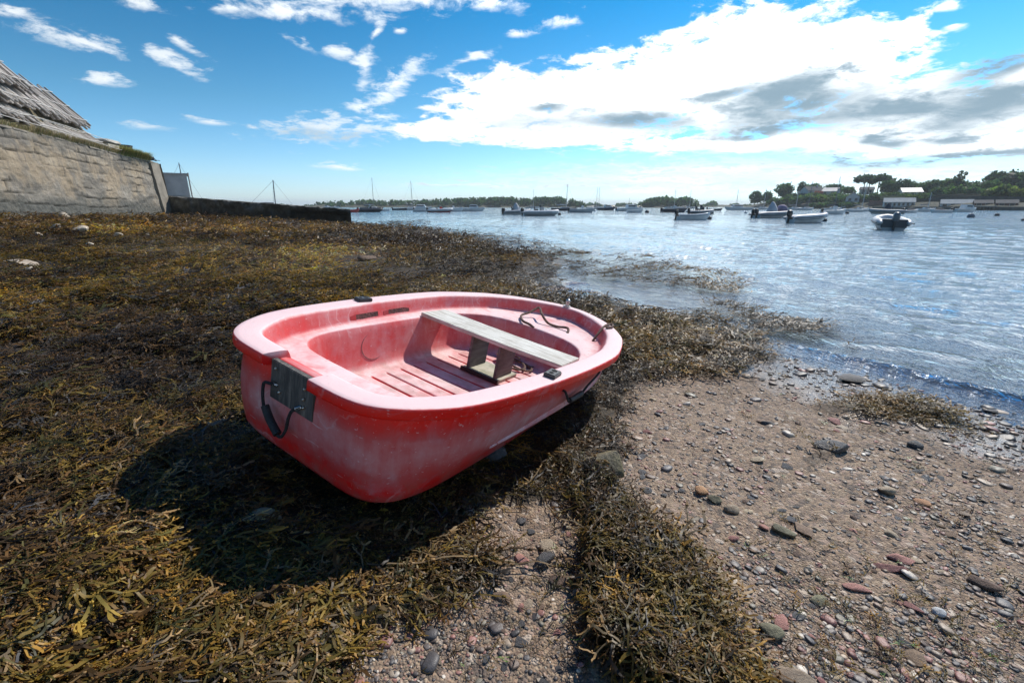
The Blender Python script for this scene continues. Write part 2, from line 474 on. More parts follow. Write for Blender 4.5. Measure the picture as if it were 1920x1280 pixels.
half = catmull(ROWS, np.minimum(tt, 22 - 1e-9)); half[0, 1::2] = 0; half[-1, 1::2] = 0
def full(k):
    p = half[:, k:k + 2]
    return np.vstack([p * [1, 1], (p * [1, -1])[::-1][1:-1]])
OUTL, BOTT, COCK = full(0), full(2), full(4)
tfull = np.concatenate([tt, tt[::-1][1:-1]])
NV = len(OUTL)
tan = np.roll(OUTL, -1, 0) - np.roll(OUTL, 1, 0); tan /= np.linalg.norm(tan, axis=1)[:, None]
NRM = np.stack([tan[:, 1], -tan[:, 0]], 1)     # inward?
cen_ = np.array([1.15, 0]); NRM *= np.sign(((cen_ - OUTL) * NRM).sum(1))[:, None]
NRM[0] = (1, 0); NRM[tt.size - 1] = (-1, 0)
notch = tfull < NT0
def zbot(u): return -.382 + .15 * np.clip((u - 1.3) / .86, 0, 1) ** 2 - .012 * np.clip((.5 - u) / .4, 0, 1)
wr = .10 - .02 * sstep(14, 21, tfull)
HTOP = OUTL + NRM * .042
def side(s, z0=.065, zt=-.042):
    """hull skin between chine (s=0) and the underside of the rim (s=1)"""
    q = s ** .68
    xy = BOTT * (1 - q) + HTOP * q
    bulge = .014 * math.sin(math.pi * s)
    xy = xy - NRM * bulge
    return xy, (zbot(BOTT[:, 0]) + z0) * (1 - s) + zt * s
rings = []; fade = []
def ring(xy, z, f):
    rings.append(np.column_stack([xy, np.broadcast_to(z, (NV,))])); fade.append(np.broadcast_to(f, (NV,)))
keel = np.column_stack([np.clip(BOTT[:, 0], .25, 1.85), np.zeros(NV)])
ring(keel, zbot(keel[:, 0]) - .006, .1)
for k, dz in ((.45, -.004), (.78, 0), (.91, .008), (.975, .03)):
    ring(keel * (1 - k) + BOTT * k, zbot(BOTT[:, 0]) + dz, .08 + .2 * k * (dz > .02))
for s, f in ((0, .08), (.12, .36), (.3, .64), (.5, .72), (.68, .62), (.82, .28), (.93, .02)):
    ring(*side(s), f)
def flange(off, z, f, a):
    xy = OUTL + NRM * np.broadcast_to(off, (NV,))[:, None]
    zz = np.full(NV, float(z)); ff = np.full(NV, float(f))
    xn = OUTL + NRM * (.052 + .035 * a)
    xy = np.where(notch[:, None], xn, xy); zz = np.where(notch, -.055 + .027 * min(1, 2.5 * a), zz); ff = np.where(notch, .2 + .5 * min(1, a * 1.5), ff)
    ring(xy, zz, ff)
for off, z, f, a in ((.042, -.041, .03, 0), (.006, -.041, .05, .06), (.001, -.038, -.05, .1), (0, -.033, .0, .13), (0, -.008, .08, .2), (.0015, -.003, .35, .28), (.005, -.0004, 1.0, .35), (.022, .001, 1.25, .45)):
    flange(off, z, f, a)
flange(wr * .6, .001, 1.25, .6); flange(wr - .016, 0, 1.15, .75); flange(wr - .006, -.0025, .95, .85); flange(wr, -.013, .6, 1)
def inner(off, z, f, zn):
    xy = OUTL + NRM * off[:, None]
    ring(xy, np.where(notch, zn, z), f)
inner(wr + .008, -.04, .5, -.034); inner(wr + .016, -.068, .5, -.05); inner(wr + .022, -.080, .7, -.062); inner(wr + .034, -.087, .85, -.074)
LED = OUTL + NRM * (wr + .034)[:, None]
cdir = np.array([1.1, 0]) - COCK; cdir /= np.linalg.norm(cdir, axis=1)[:, None]
wallz = -.312
ring(LED * .5 + COCK * .5, -.088, .95)
ring(COCK - cdir * .008, -.088, .95); ring(COCK, -.0905, .9); ring(COCK + cdir * .005, -.097, .65)
FLO = COCK + cdir * .055
for k, z in ((.15, -.13), (.4, -.19), (.65, -.245), (.88, -.285)):
    ring(COCK + cdir * (.006 + .045 * k), z, .62)
ring(FLO + cdir * .008, -.303, .8); ring(FLO + cdir * .022, -.314, .9); ring(FLO + cdir * .045, -.320, .9); ring(FLO + cdir * .09, -.322, .9)
V = np.vstack(rings); nr = len(rings)
i = np.arange(nr - 1)[:, None] * NV; j = np.arange(NV)[None]; k = (j + 1) % NV
F = np.stack([i + j, i + k, i + NV + k, i + NV + j], -1).reshape(-1, 4)

m, nt, b = new_mat('sun_bleached_red_plastic')
vec = nt.obj(); fd = nt.attr('fade')
nA = nt.noise(vec, 3.2, 6, .62, .3); nB = nt.noise(vec, 14, 6, .68); nC = nt.noise(vec, 70, 4, .6)
mpp = nt.new('ShaderNodeMapping'); nt.l.new(vec, mpp.inputs[0]); mpp.inputs['Scale'].default_value = (9, 9, 1.4)
nS = nt.noise(mpp.outputs[0], 3, 5, .65)
f0 = nt.math('ADD', fd, nt.math('MULTIPLY', nt.math('SUBTRACT', nA, .5), .85))
f0 = nt.math('ADD', f0, nt.math('MULTIPLY', nt.math('SUBTRACT', nB, .5), .35))
f0 = nt.math('ADD', f0, nt.math('MULTIPLY', nt.math('SUBTRACT', nS, .5), .35), clamp=True)
colr = nt.ramp(f0, [(0, (.86, .014, .010)), (.2, (.74, .03, .028)), (.5, (.62, .095, .095)), (.78, (.66, .27, .27)), (1, (.76, .55, .55))])
# grey mineral bloom and grime
bloom = nt.rng(nt.noise(vec, 5.5, 6, .7, .6), .54, .72)
colr = nt.mix(nt.math('MULTIPLY', bloom, .34), colr, (.50, .38, .44))
spk = nt.rng(nt.noise(vec, 26, 6, .75), .66, .74)
colr = nt.mix(nt.math('MULTIPLY', spk, .5), colr, (.16, .07, .06))
scr = nt.new('ShaderNodeTexWave'); nt.l.new(vec, scr.inputs[0]); scr.inputs['Scale'].default_value = 3; scr.inputs['Distortion'].default_value = 18; scr.inputs['Detail'].default_value = 5
colr = nt.mix(nt.math('MULTIPLY', nt.rng(scr.outputs[1], .965, .99), nt.math('MULTIPLY', nt.rng(nA, .5, .6), .35)), colr, (.72, .5, .5))
mq = nt.new('ShaderNodeMapping'); nt.l.new(vec, mq.inputs[0]); mq.inputs['Scale'].default_value = (1.2, 30, 30); mq.inputs['Rotation'].default_value = (.3, .25, .2)
scr2 = nt.rng(nt.noise(mq.outputs[0], 4, 3, .5), .685, .72)
mq2 = nt.new('ShaderNodeMapping'); nt.l.new(vec, mq2.inputs[0]); mq2.inputs['Scale'].default_value = (22, 2.2, 22); mq2.inputs['Rotation'].default_value = (.5, .1, .7)
scr3 = nt.rng(nt.noise(mq2.outputs[0], 4, 3, .5), .69, .72)
colr = nt.mix(nt.math('MULTIPLY', nt.math('MAXIMUM', scr2, scr3), .55), colr, (.74, .52, .53))
so_ = nt.new('ShaderNodeSeparateXYZ'); nt.l.new(vec, so_.inputs[0])
low = nt.math('MULTIPLY', nt.rng(nt.math('ADD', so_.outputs[2], nt.math('MULTIPLY', nB, .10)), -.20, -.27), nt.rng(nt.noise(vec, 9, 6, .7), .42, .62))
colr = nt.mix(nt.math('MULTIPLY', low, .42), colr, (.30, .20, .16))
drt = nt.rng(nt.noise(vec, 48, 5, .7), .63, .70)
colr = nt.mix(nt.math('MULTIPLY', drt, nt.rng(nt.noise(vec, 2.5, 3, .5), .45, .65, .1, .7)), colr, (.10, .05, .045))
nt.put(b.inputs['Base Color'], colr)
nt.put(b.inputs['Roughness'], nt.rng(f0, 0, 1, .36, .62))
b.inputs['Specular IOR Level'].default_value = .35
b.inputs['Subsurface Weight'].default_value = .12; b.inputs['Subsurface Radius'].default_value = (.03, .006, .005); b.inputs['Subsurface Scale'].default_value = .6
nt.put(b.inputs['Normal'], nt.bump(nt.math('ADD', nt.math('MULTIPLY', nB, .6), nt.math('MULTIPLY', nC, .35)), .22, .006))
M_RED = m
M_WOOD = None
def wood(name, c1, c2, c3, rough=.75, sc=(2, 30, 30)):
    m, nt, b = new_mat(name)
    vec = nt.obj(); mp = nt.new('ShaderNodeMapping'); nt.l.new(vec, mp.inputs[0]); mp.inputs['Scale'].default_value = sc
    g = nt.noise(mp.outputs[0], 2.2, 7, .7, .6); g2 = nt.noise(vec, 7, 5, .65)
    c = nt.ramp(g, [(.3, c1), (.5, c2), (.68, c3)])
    c = nt.mix(nt.math('MULTIPLY', nt.rng(g2, .5, .68), .6), c, c1)
    nt.put(b.inputs['Base Color'], c); b.inputs['Roughness'].default_value = rough
    nt.put(b.inputs['Normal'], nt.bump(g, .5, .006)); return m
M_SEAT = wood('weathered_grey_plank', (.30, .27, .22), (.54, .53, .48), (.70, .70, .66), sc=(26, 2.0, 26))
M_PLY = wood('dark_wet_plywood', (.030, .027, .026), (.085, .078, .072), (.20, .175, .15), sc=(20, 22, 3))
M_SUP = wood('grey_board', (.07, .068, .068), (.14, .135, .135), (.21, .20, .20), sc=(3, 20, 20))
M_ALGA = wood('algae_stained_board', (.20, .21, .13), (.40, .38, .30), (.52, .48, .40), sc=(6, 6, 6))
M_BLACK = pmat('black_rubber', (.022, .022, .024), .55, (.012, .012, .013), 30, .3, 200)
M_SOCKET = pmat('grey_black_plastic', (.045, .05, .055), .5, (.03, .033, .037), 30, .2, 150)
M_STEEL = pmat('stainless_steel', (.55, .55, .54), .28, (.35, .34, .33), 40, metal=1)
M_ROPE = pmat('tan_brown_rope', (.26, .17, .13), .85, (.12, .075, .06), 60, .8, 300)
M_ROPEB = pmat('dark_braided_rope', (.055, .055, .06), .85, (.02, .02, .022), 120, .8, 400)
M_GROOVE = pmat('unfaded_red_plastic', (.42, .02, .02), .5, (.30, .02, .02), 20)

boat = bpy.data.objects.new('dinghy', None); boat.matrix_world = BMAT; link(boat)
tag(boat, 'faded red plastic rowing dinghy lying tilted on the seaweed, grey plank seat across it', 'dinghy')
hull = mesh_np('hull', V, F, M_RED, attrs={'fade': np.concatenate(fade)}, parent=boat)
bm = bmesh.new(); bm.from_mesh(hull.data); bmesh.ops.remove_doubles(bm, verts=bm.verts, dist=1e-5); bmesh.ops.recalc_face_normals(bm, faces=bm.faces)
bm.to_mesh(hull.data); bm.free(); hull.data.set_sharp_from_angle(angle=R(48))

# cockpit floor with moulded grooves
uu = np.linspace(.36, 1.74, 346); vv = np.linspace(-.40, .40, 60)
U, Vv = np.meshgrid(uu, vv, indexing='ij')
zf = np.full_like(U, -.3185)
for gu in np.arange(.60, 1.62, .102):
    wgt = np.exp(-((U - gu) / .0065) ** 4) * sstep(.335, .31, np.abs(Vv))
    zf -= .016 * wgt
fl_f = np.where(zf < -.322, .0, .92)
inside = (np.abs(Vv) < np.interp(U, COCK[:tt.size, 0], COCK[:tt.size, 1]) - .02) & (U > .33) & (U < 1.75)
n0, n1_ = U.shape
i = np.arange(n0 - 1)[:, None] * n1_; j = np.arange(n1_ - 1)[None]
Ff = np.stack([i + j, i + n1_ + j, i + n1_ + j + 1, i + j + 1], -1).reshape(-1, 4)
Ff = Ff[inside.ravel()[Ff].all(1)]
us = np.unique(Ff); mp_ = np.full(n0 * n1_, -1); mp_[us] = np.arange(len(us))
mesh_np('floor_panel', np.stack([U, Vv, zf], -1).reshape(-1, 3)[us], mp_[Ff], M_RED, attrs={'fade': fl_f.ravel()[us]}, parent=boat)

# thwart and the boards that carry it
mb = MB(); N_ = 14
rngs = []
for q in range(N_ + 1):
    v = -.475 + .955 * q / N_; sag = -.004 * math.sin(math.pi * q / N_); e = .002 * math.sin(q * 2.3)
    rngs.append([(1.180 + e, v, -.088 + sag), (1.405 - e, v, -.088 + sag), (1.405 - e, v, -.066 + sag), (1.180 + e, v, -.066 + sag)])
seat = mb.loft(rngs).build('seat_plank', M_SEAT, boat, bevel=.003)
for v0 in (.115, -.075):
    mb = MB(); mb.box((1.315, v0, -.195), (.175, .018, .212), Matrix()); mb.build('seat_support', M_SUP, boat, bevel=.002)
mb = MB(); mb.box((1.325, .02, -.308), (.21, .255, .016)); mb.build('support_base', M_ALGA, boat, bevel=.002)
mb = MB(); mb.box((1.214, .02, -.307), (.012, .262, .022)); mb.build('base_edge_strip', M_BLACK, boat, bevel=.002)

# engine pad on the transom
mb = MB(); mb.box((.042, -.002, -.092), (.022, .238, .145)); pad = mb.build('engine_pad', M_PLY, boat, bevel=.0025)
for v_, z_ in ((.085, -.045), (-.075, -.06), (-.072, -.098), (-.075, -.128), (.06, -.125)):
    mb = MB(); mb.tube([(.034, v_, z_), (.0275, v_, z_)], .0075, 6); mb.ell((.027, v_, z_), (.004, .0045, .0045), 8, 5); mb.build('bolt', M_STEEL, pad)
def handle(path, grip, parent_name, r=.0058):
    mb = MB(); mb.tube(smooth_path(path, 8), r, 8); h = mb.build('rope_handle', M_ROPEB, boat)
    mb = MB(); mb.tube(smooth_path(grip, 6), .0138, 12); mb.build('grip', M_BLACK, h, sharp=50)
    return h
handle([(.03, .075, -.105), (.012, .088, -.098), (.008, .115, -.105), (.006, .118, -.14), (.004, .108, -.18), (.0, .080, -.222), (-.002, .035, -.248), (-.002, -.006, -.258), (.006, -.022, -.228), (.008, -.030, -.18), (.010, -.045, -.146), (.028, -.062, -.132)],
       [(.004, .098, -.185), (.001, .06, -.222), (-.002, .008, -.254)], 'stern')
for (a, c) in (((.03, .075, -.105), (.018, .083, -.1)), ((.03, -.062, -.132), (.016, -.05, -.139))):
    mb = MB(); mb.tube([a, c], .0068, 8); mb.build('rope_ferrule', M_STEEL, pad)
# strakes, handle and fittings on the sides
def hull_at(u, s, sgn, out=0.0):
    xy, z = side(s); h2 = tt.size
    jj = int(np.argmin(np.abs(xy[:h2, 0] - u)))
    p = xy[jj]; n = -NRM[jj]
    return Vector((p[0] + n[0] * out, sgn * (p[1] + n[1] * out), z[jj]))
for sgn in (-1, 1):
    path = []; rad = []
    for q in range(41):
        f_ = q / 40; u = .52 + 1.56 * f_; s = .20 + .30 * f_ + .06 * math.sin(math.pi * f_)
        path.append((u, s)); rad.append(.002 + .016 * math.sin(math.pi * min(1, f_ * 2.2 + .02) / 2) * min(1, (1 - f_) * 8 + .05))
    rg = []
    for (u, s), w in zip(path, rad):
        c = hull_at(u, s, sgn, -.004); o1 = hull_at(u, s, sgn, w); up = Vector((0, 0, 1))
        rg.append([c + up * (w * 2.2), o1 + up * .003, o1 - up * .004, c - up * (w * 1.2)])
    mb = MB(); mb.loft(rg); st = mb.build('strake', M_RED, boat, sharp=60)
    a = st.data.attributes.new('fade', 'FLOAT', 'POINT'); a.data.foreach_set('value', np.full(len(st.data.vertices), .8, np.float32))
P0 = hull_at(1.06, .86, -1, .0); P1 = hull_at(1.44, .88, -1, .0)
d_ = lambda u, s, o: tuple(hull_at(u, s, -1, o))
handle([d_(.95, .80, 0), d_(.96, .79, .014), d_(.99, .66, .02), d_(1.03, .56, .024), d_(1.16, .57, .026), d_(1.23, .68, .022), d_(1.33, .84, .014), d_(1.345, .86, 0)],
       [d_(1.035, .555, .025), d_(1.09, .55, .028), d_(1.155, .57, .027)], 'side')
for sgn in (-1, 1):
    M = Matrix.Translation((.825, sgn * .583, .0)) @ Matrix.Rotation(-sgn * .08, 4, 'Z')
    mb = MB(); mb.box((0, 0, .009), (.085, .052, .02), M); so = mb.build('oarlock_socket', M_SOCKET, boat, bevel=.004)
    mb = MB()
    for x_, r_ in ((-.018, .0095), (.016, .0125)):
        n = 16; ro = [(x_ + math.cos(2 * math.pi * k / n) * r_, math.sin(2 * math.pi * k / n) * r_, .0197) for k in range(n)]
        ri = [(x_ + (p[0] - x_) * .8, p[1] * .8, .0215) for p in ro]; rb = [(p[0], p[1], .006) for p in ri]
        mb.loft([ro, ri], cap=False, M=M)
        mb.add(ri, [tuple(range(n))], M)
    mb.build('socket_hole', pmat('socket_hole_dark', (.004, .004, .004), .9), so)
# bow fitting
M = Matrix.Translation((2.305, .045, .001)) @ Matrix.Scale(1.3, 4)
mb = MB(); mb.tube([(0, 0, 0), (0, 0, .006)], .022, 14, M); mb.tube([(0, 0, .006), (0, 0, .018), (0, 0, .024)], [.012, .010, .012], 12, M); mb.ell((0, 0, .034), (.014, .014, .013), 12, 8, M)
mb.tube([(0, 0, .044), (.002, 0, .062)], .003, 6, M); mb.build('bow_fitting', M_STEEL, boat)
# moulded pockets in the port side wall, recess shade painted as flat dark patches
M_POCK = pmat('pocket_shade_tone', (.16, .055, .05), .85, (.045, .022, .02), 45, .5, 80)
def wall_p(u, z, dn=0.0):
    h2 = tt.size; jj = int(np.argmin(np.abs((OUTL + NRM * (wr + .01)[:, None])[:h2, 0] - u)))
    o = wr[jj] + .008 + .008 * (-.04 - z) / .028 + dn
    return Vector((OUTL[jj, 0] + NRM[jj, 0] * o, OUTL[jj, 1] + NRM[jj, 1] * o, z))
for (a0, a1) in ((.70, .90), (.945, 1.135)):
    mb = MB(); k = 9; top = []; bot = []
    ring_o = []
    for q in range(k): ring_o.append((a0 + (a1 - a0) * q / (k - 1), -.081))
    for q in range(k)[::-1]: ring_o.append((a0 + (a1 - a0) * q / (k - 1), -.045 if 0 < q < k - 1 else -.052))
    fr_o = [wall_p(u, z, .0006) for u, z in ring_o]; mu = (a0 + a1) / 2
    fr_m = [wall_p(mu + (u - mu) * .985, z + (.0012 if z < -.06 else -.0015), .0016) for u, z in ring_o]
    fr_i = [wall_p(mu + (u - mu) * .97, z + (.002 if z < -.06 else -.0025), .0008) for u, z in ring_o]
    mb.loft([fr_o, fr_m, fr_i], cap=False); pk = mb.build('pocket_rim', M_GROOVE, boat)
    mb = MB(); mb.add(fr_i, [tuple(range(len(fr_i)))]); mb.build('pocket', M_POCK, boat)
# circular moulding marks on the port side of the cockpit
def cock_p(u, k, dn=0.003):
    h2 = tt.size; jj = int(np.argmin(np.abs(COCK[:h2, 0] - u))); z = -.1 + (-.295 + .1) * k
    kk = np.interp(-z, [.13, .19, .245, .285], [.15, .4, .65, .88])
    c = COCK[jj] + cdir[jj] * (.006 + .045 * kk)
    n = cdir[jj]; jn = np.array([0, -1.0])
    return Vector((u, c[1] - dn, z))
M_SCUFF = pmat('dark_scuff', (.13, .075, .07), .9, (.25, .15, .14), 60)
mb = MB(); mb.tube([cock_p(.80 + .085 * math.cos(a), .52 - .44 * math.sin(a) * .85, .0006) for a in np.linspace(R(120), R(300), 26)], [.0004 + .0019 * abs(math.sin(q / 25 * math.pi)) for q in range(26)], 5)
mb.build('moulding_mark', M_SCUFF, boat)

def W(p): return BMAT @ Vector(p)
def BP(u, v, h):
    d = ray(u, v); e = np.array([0, 0, EYE]); t = ((BO + BN * h - e) @ BN) / (d @ BN); q = e + d * t - BO
    return (q @ BA, q @ BB, h)
def rope_thing(name, pts, r, label, mat, per=8, ends=True):
    mb = MB(); mb.tube([W(p) for p in smooth_path(pts, per)], r, 9)
    if ends:
        for p in (pts[0], pts[-1]): mb.ell(W(p), (r * 1.15,) * 3, 8, 6)
    return tag(mb.build(name, mat, None), label, 'rope')
rope_thing('mooring_rope', [BP(*q) for q in ((1013, 645, -.21), (1010, 626, -.14), (996, 610, -.079), (980, 601, -.072), (978, 591, -.07), (994, 585, -.05), (1011, 577, -.015), (1016, 589, -.03), (1027, 605, -.07), (1044, 612, -.078), (1065, 616, -.068), (1060, 634, -.12), (1052, 657, -.22))], .0085,
           'stiff tan rope bent in a raised loop over the bow deck of the red dinghy', M_ROPE)
rope_thing('mooring_rope', [BP(*q) for q in ((1092, 672, -.22), (1111, 640, -.09), (1131, 614, -.002), (1142, 608, .012), (1149, 609, .012), (1147, 613, .011), (1138, 614, .010))], .008,
           'short tan rope lying over the rim of the red dinghy near its bow', M_ROPE)
coil = []
for q in range(60):
    a = q / 59 * 2 * math.pi * 2.3; rad = .085 + .02 * math.sin(q * .37)
    coil.append((1.56 + rad * .85 * math.cos(a), .0 + rad * 1.25 * math.sin(a), -.308 + .004 * (q / 20) + .035 * max(0, math.sin(a * .5 + 1)) * (q < 30)))
rope_thing('mooring_rope', coil, .007, 'coil of tan rope on the dinghy floor behind the seat supports', M_ROPE, per=2)
# ------------------------------------------------------------------ seaweed (nobody could count it)
def ribbon(path, width, nrm=None):
    """path (n,3), width (n): flat strip, verts and quads"""
    path = np.asarray(path); d = np.gradient(path, axis=0); d /= np.linalg.norm(d, axis=1)[:, None] + 1e-9
    s = np.cross(d, np.array([0, 0, 1.0]) if nrm is None else nrm); s /= np.linalg.norm(s, axis=1)[:, None] + 1e-9
    w = np.asarray(width)[:, None] / 2
    V = np.empty((len(path) * 2, 3)); V[0::2] = path - s * w; V[1::2] = path + s * w
    i = np.arange(len(path) - 1) * 2
    return V, np.stack([i, i + 1, i + 3, i + 2], 1)
_cube = np.array([(-1, -1, -1), (1, -1, -1), (1, 1, -1), (-1, 1, -1), (-1, -1, 1), (1, -1, 1), (1, 1, 1), (-1, 1, 1)]) * .577
_cubef = np.array([(3, 2, 1, 0), (4, 5, 6, 7), (0, 1, 5, 4), (1, 2, 6, 5), (2, 3, 7, 6), (3, 0, 4, 7)])
class Proto:
    def __init__(self): self.V = []; self.F = []; self.T = []; self.n = 0
    def add(self, V, F, t):
        self.V.append(V); self.F.append(F + self.n); self.T.append(np.broadcast_to(t, (len(V),)).astype(float)); self.n += len(V)
    def done(self): return np.vstack(self.V), np.vstack(self.F), np.concatenate(self.T)
def wrack(rs, levels=3, segs=3, bladders=True, bw=.062):
    """forked flat frond, about one unit long"""
    p = Proto(); todo = [(np.array([0, 0, .0]), rs.uniform(-.2, .2), 0, 0.0)]
    tilt = rs.uniform(-.6, .6)
    while todo:
        q, a, lv, t0 = todo.pop()
        L = rs.uniform(.22, .40) * 3 / max(3, levels + .3) * (1 if lv < levels - 1 else .8)
        pts = [q]; ang = a; bend = rs.uniform(-.85, .85) / segs; z = q[2]
        for k in range(segs):
            ang += bend + rs.uniform(-.42, .42) / segs
            z = z + rs.uniform(-.10, .12) / segs
            q = q + np.array([math.cos(ang), math.sin(ang), 0]) * L / segs; q = np.array([q[0], q[1], np.clip(z, -.02, .14)])
            pts.append(q)
        t = np.linspace(t0, t0 + 1 / levels, segs + 1)
        w = np.full(segs + 1, bw * rs.uniform(.75, 1.25) * (1.0 if lv else .8)); w[0] *= .7
        last = lv == levels - 1
        if last: w[-1] *= rs.uniform(.3, .8)
        V, F = ribbon(pts, w, np.array([math.sin(tilt) * rs.uniform(.4, 1.2), rs.uniform(-.5, .5), 1.0]))
        p.add(V, F, np.repeat(t, 2))
        if bladders and lv >= 1 and rs.random() < .55:
            for sgn in (-1, 1):
                c = pts[1] + np.array([-math.sin(ang), math.cos(ang), 0]) * sgn * bw * .33 + np.array([0, 0, .012])
                e = bw * rs.uniform(.32, .5)
                p.add(c + _cube * [e * 1.25, e, e], _cubef, 1.35)
        if not last:
            for sgn in (-1, 1):
                if rs.random() < .88: todo.append((pts[-1], ang + sgn * rs.uniform(.25, .62), lv + 1, t[-1]))
        elif bladders and rs.random() < .5:
            e = bw * .5; p.add(pts[-1] + _cube * [e * 1.6, e, e * .8], _cubef, 1.2)
    return p.done()
def knotted(rs, segs=11):
    """long thin strand with egg shaped bladders"""
    p = Proto(); q = np.zeros(3); ang = 0; pts = [q]; z = 0; curl = rs.uniform(-.16, .16)
    for k in range(segs):
        ang += curl + rs.uniform(-.2, .2); z = np.clip(z + rs.uniform(-.02, .022), 0, .08)
        q = q + np.array([math.cos(ang), math.sin(ang), 0]) / segs; q = np.array([q[0], q[1], z]); pts.append(q)
    w = np.full(segs + 1, .017); w[-1] = .004
    V, F = ribbon(pts, w); p.add(V, F, np.repeat(np.linspace(.2, 1, segs + 1), 2))
    for k in range(2, segs, 1):
        if rs.random() < .3:
            d = pts[k] - pts[k - 1]; a = math.atan2(d[1], d[0]); e = rs.uniform(.012, .02)
            c = _cube * [e * 2.1, e, e]; c = np.stack([c[:, 0] * math.cos(a) - c[:, 1] * math.sin(a), c[:, 0] * math.sin(a) + c[:, 1] * math.cos(a), c[:, 2]], 1)
            p.add(pts[k] + c, _cubef, 1.1)
        elif rs.random() < .3:
            a = ang + rs.choice([-1, 1]) * rs.uniform(.4, .9); L = rs.uniform(.08, .22)
            pp = [pts[k] + np.array([math.cos(a), math.sin(a), 0]) * L * f for f in (0, .5, 1)]
            V, F = ribbon(pp, [.012, .012, .004]); p.add(V, F, .9)
    return p.done()
rs = np.random.default_rng(5)
P_NEAR = [wrack(rs, 4, 4, True, .028) for _ in range(30)]
P_MID = [wrack(rs, 3, 3, q % 2 == 0, .042) for q in range(18)]
P_FAR = [wrack(rs, 3, 2, False, .055) for _ in range(16)]
P_KNOT = [knotted(rs) for _ in range(18)]
PAL = np.array([(.092, .070, .018), (.042, .027, .013), (.016, .013, .012), (.135, .088, .022), (.16, .120, .070), (.045, .045, .016), (.070, .042, .017), (.045, .045, .048)]) * 1.3
def sample(n, rmin, rmax, half_angle, seed, pw=1.0):
    g = np.random.default_rng(seed)
    tanA = math.tan(half_angle) if half_angle < 1.5 else 8
    a = np.arctan(g.uniform(-tanA, tanA, n))
    r = g.uniform(rmax ** -pw, rmin ** -pw, n) ** (-1 / pw)
    y = r; x = np.tan(a) * y
    return x, y
def scatter(name, protos, x, y, size, seed, mat, flow_jit=.5, lift=.02, pal_w=None, rough_pal=True, kind='stuff', zgain=1.0, zoff=.004, label=None, zfloor=None, tint=None):
    g = np.random.default_rng(seed); n = len(x)
    pi = g.integers(0, len(protos), n)
    flow = R(28) + (fbm(x * .55, y * .55, 3, 81) - .5) * 3.2 + g.normal(0, flow_jit, n)
    pn = fbm(x * 1.1 + 3, y * 1.1, 4, 91)                                  # patches of one colour
    pm = fbm(x * .35 + 9, y * .35, 3, 95)
    w = np.ones((n, len(PAL))) * np.array([1.5, 1.5, .65, .50, .50, .6, 1.3, .40])
    if pal_w is not None: w = w * np.array(pal_w)
    w[:, 3] *= np.exp((pn - .5) * 9); w[:, 0] *= np.exp((pn - .5) * 5); w[:, 1] *= np.exp((.5 - pn) * 6); w[:, 2] *= np.exp((.5 - pn) * 7)
    w[:, 4] *= np.exp((pm - .52) * 9); w[:, 7] *= np.exp((.5 - pm) * 6)
    cw = np.cumsum(w, 1); ci = (g.random(n)[:, None] * cw[:, -1:] > cw).sum(1)
    cb = PAL[ci] * np.exp(g.normal(0, .28, (n, 1))) * np.exp((fbm(x * .22 + 50, y * .22, 3, 97) - .5) * 2.6 + (fbm(x * .9 + 50, y * .6, 3, 98) - .5) * 1.6)[:, None]
    if tint is not None: cb = cb * tint
    zl = g.random(n) ** 1.6 * lift * (.4 + 1.6 * sstep(.38, .64, fbm(x * 2.6 + 31, y * 2.6, 3, 107))); yaw = flow; sz = size * np.exp(g.normal(0, .25, n))
    lf = .62 + .38 * sstep(-.1, 1.3, shore_d(x, y)) if zfloor is not None else np.ones(n)
    lf = np.where(y > 3.4, lf, np.maximum(lf, .6)); zl = zl * lf
    VV = []; FF = []; CC = []; off = 0
    for k, (V, F, T) in enumerate(protos):
        s = np.where(pi == k)[0]
        if not len(s): continue
        flip = np.where(g.random(len(s)) < .5, -1.0, 1.0)
        c, sn = np.cos(yaw[s])[:, None], np.sin(yaw[s])[:, None]
        lx = V[None, :, 0] * sz[s][:, None]; ly = V[None, :, 1] * (sz[s] * flip)[:, None]; lz = V[None, :, 2] * (sz[s] * lf[s])[:, None]
        X = x[s][:, None] + lx * c - ly * sn; Y = y[s][:, None] + lx * sn + ly * c
        gxx = X[:, ::1].ravel(); gyy = Y.ravel()
        zb = base_grid(gxx, gyy).reshape(X.shape)
        if zfloor is not None: zb = np.maximum(zb, zfloor + .016 * (shore_d(x[s], y[s]) < .15)[:, None])
        Z = zb + lz * zgain + zl[s][:, None] + zoff
        m_ = len(V)
        VV.append(np.stack([X, Y, Z], -1).reshape(-1, 3))
        FF.append((F[None] + (np.arange(len(s)) * m_)[:, None, None] + off).reshape(-1, 4)); off += len(s) * m_
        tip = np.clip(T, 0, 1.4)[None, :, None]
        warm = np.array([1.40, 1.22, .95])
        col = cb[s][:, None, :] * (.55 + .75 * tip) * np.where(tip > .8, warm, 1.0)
        CC.append(np.broadcast_to(col, (len(s), m_, 3)).reshape(-1, 3))
    return tag(mesh_np(name, np.vstack(VV), np.vstack(FF), mat, cols=np.clip(np.vstack(CC), 0, .6)), kind=kind, label=label)
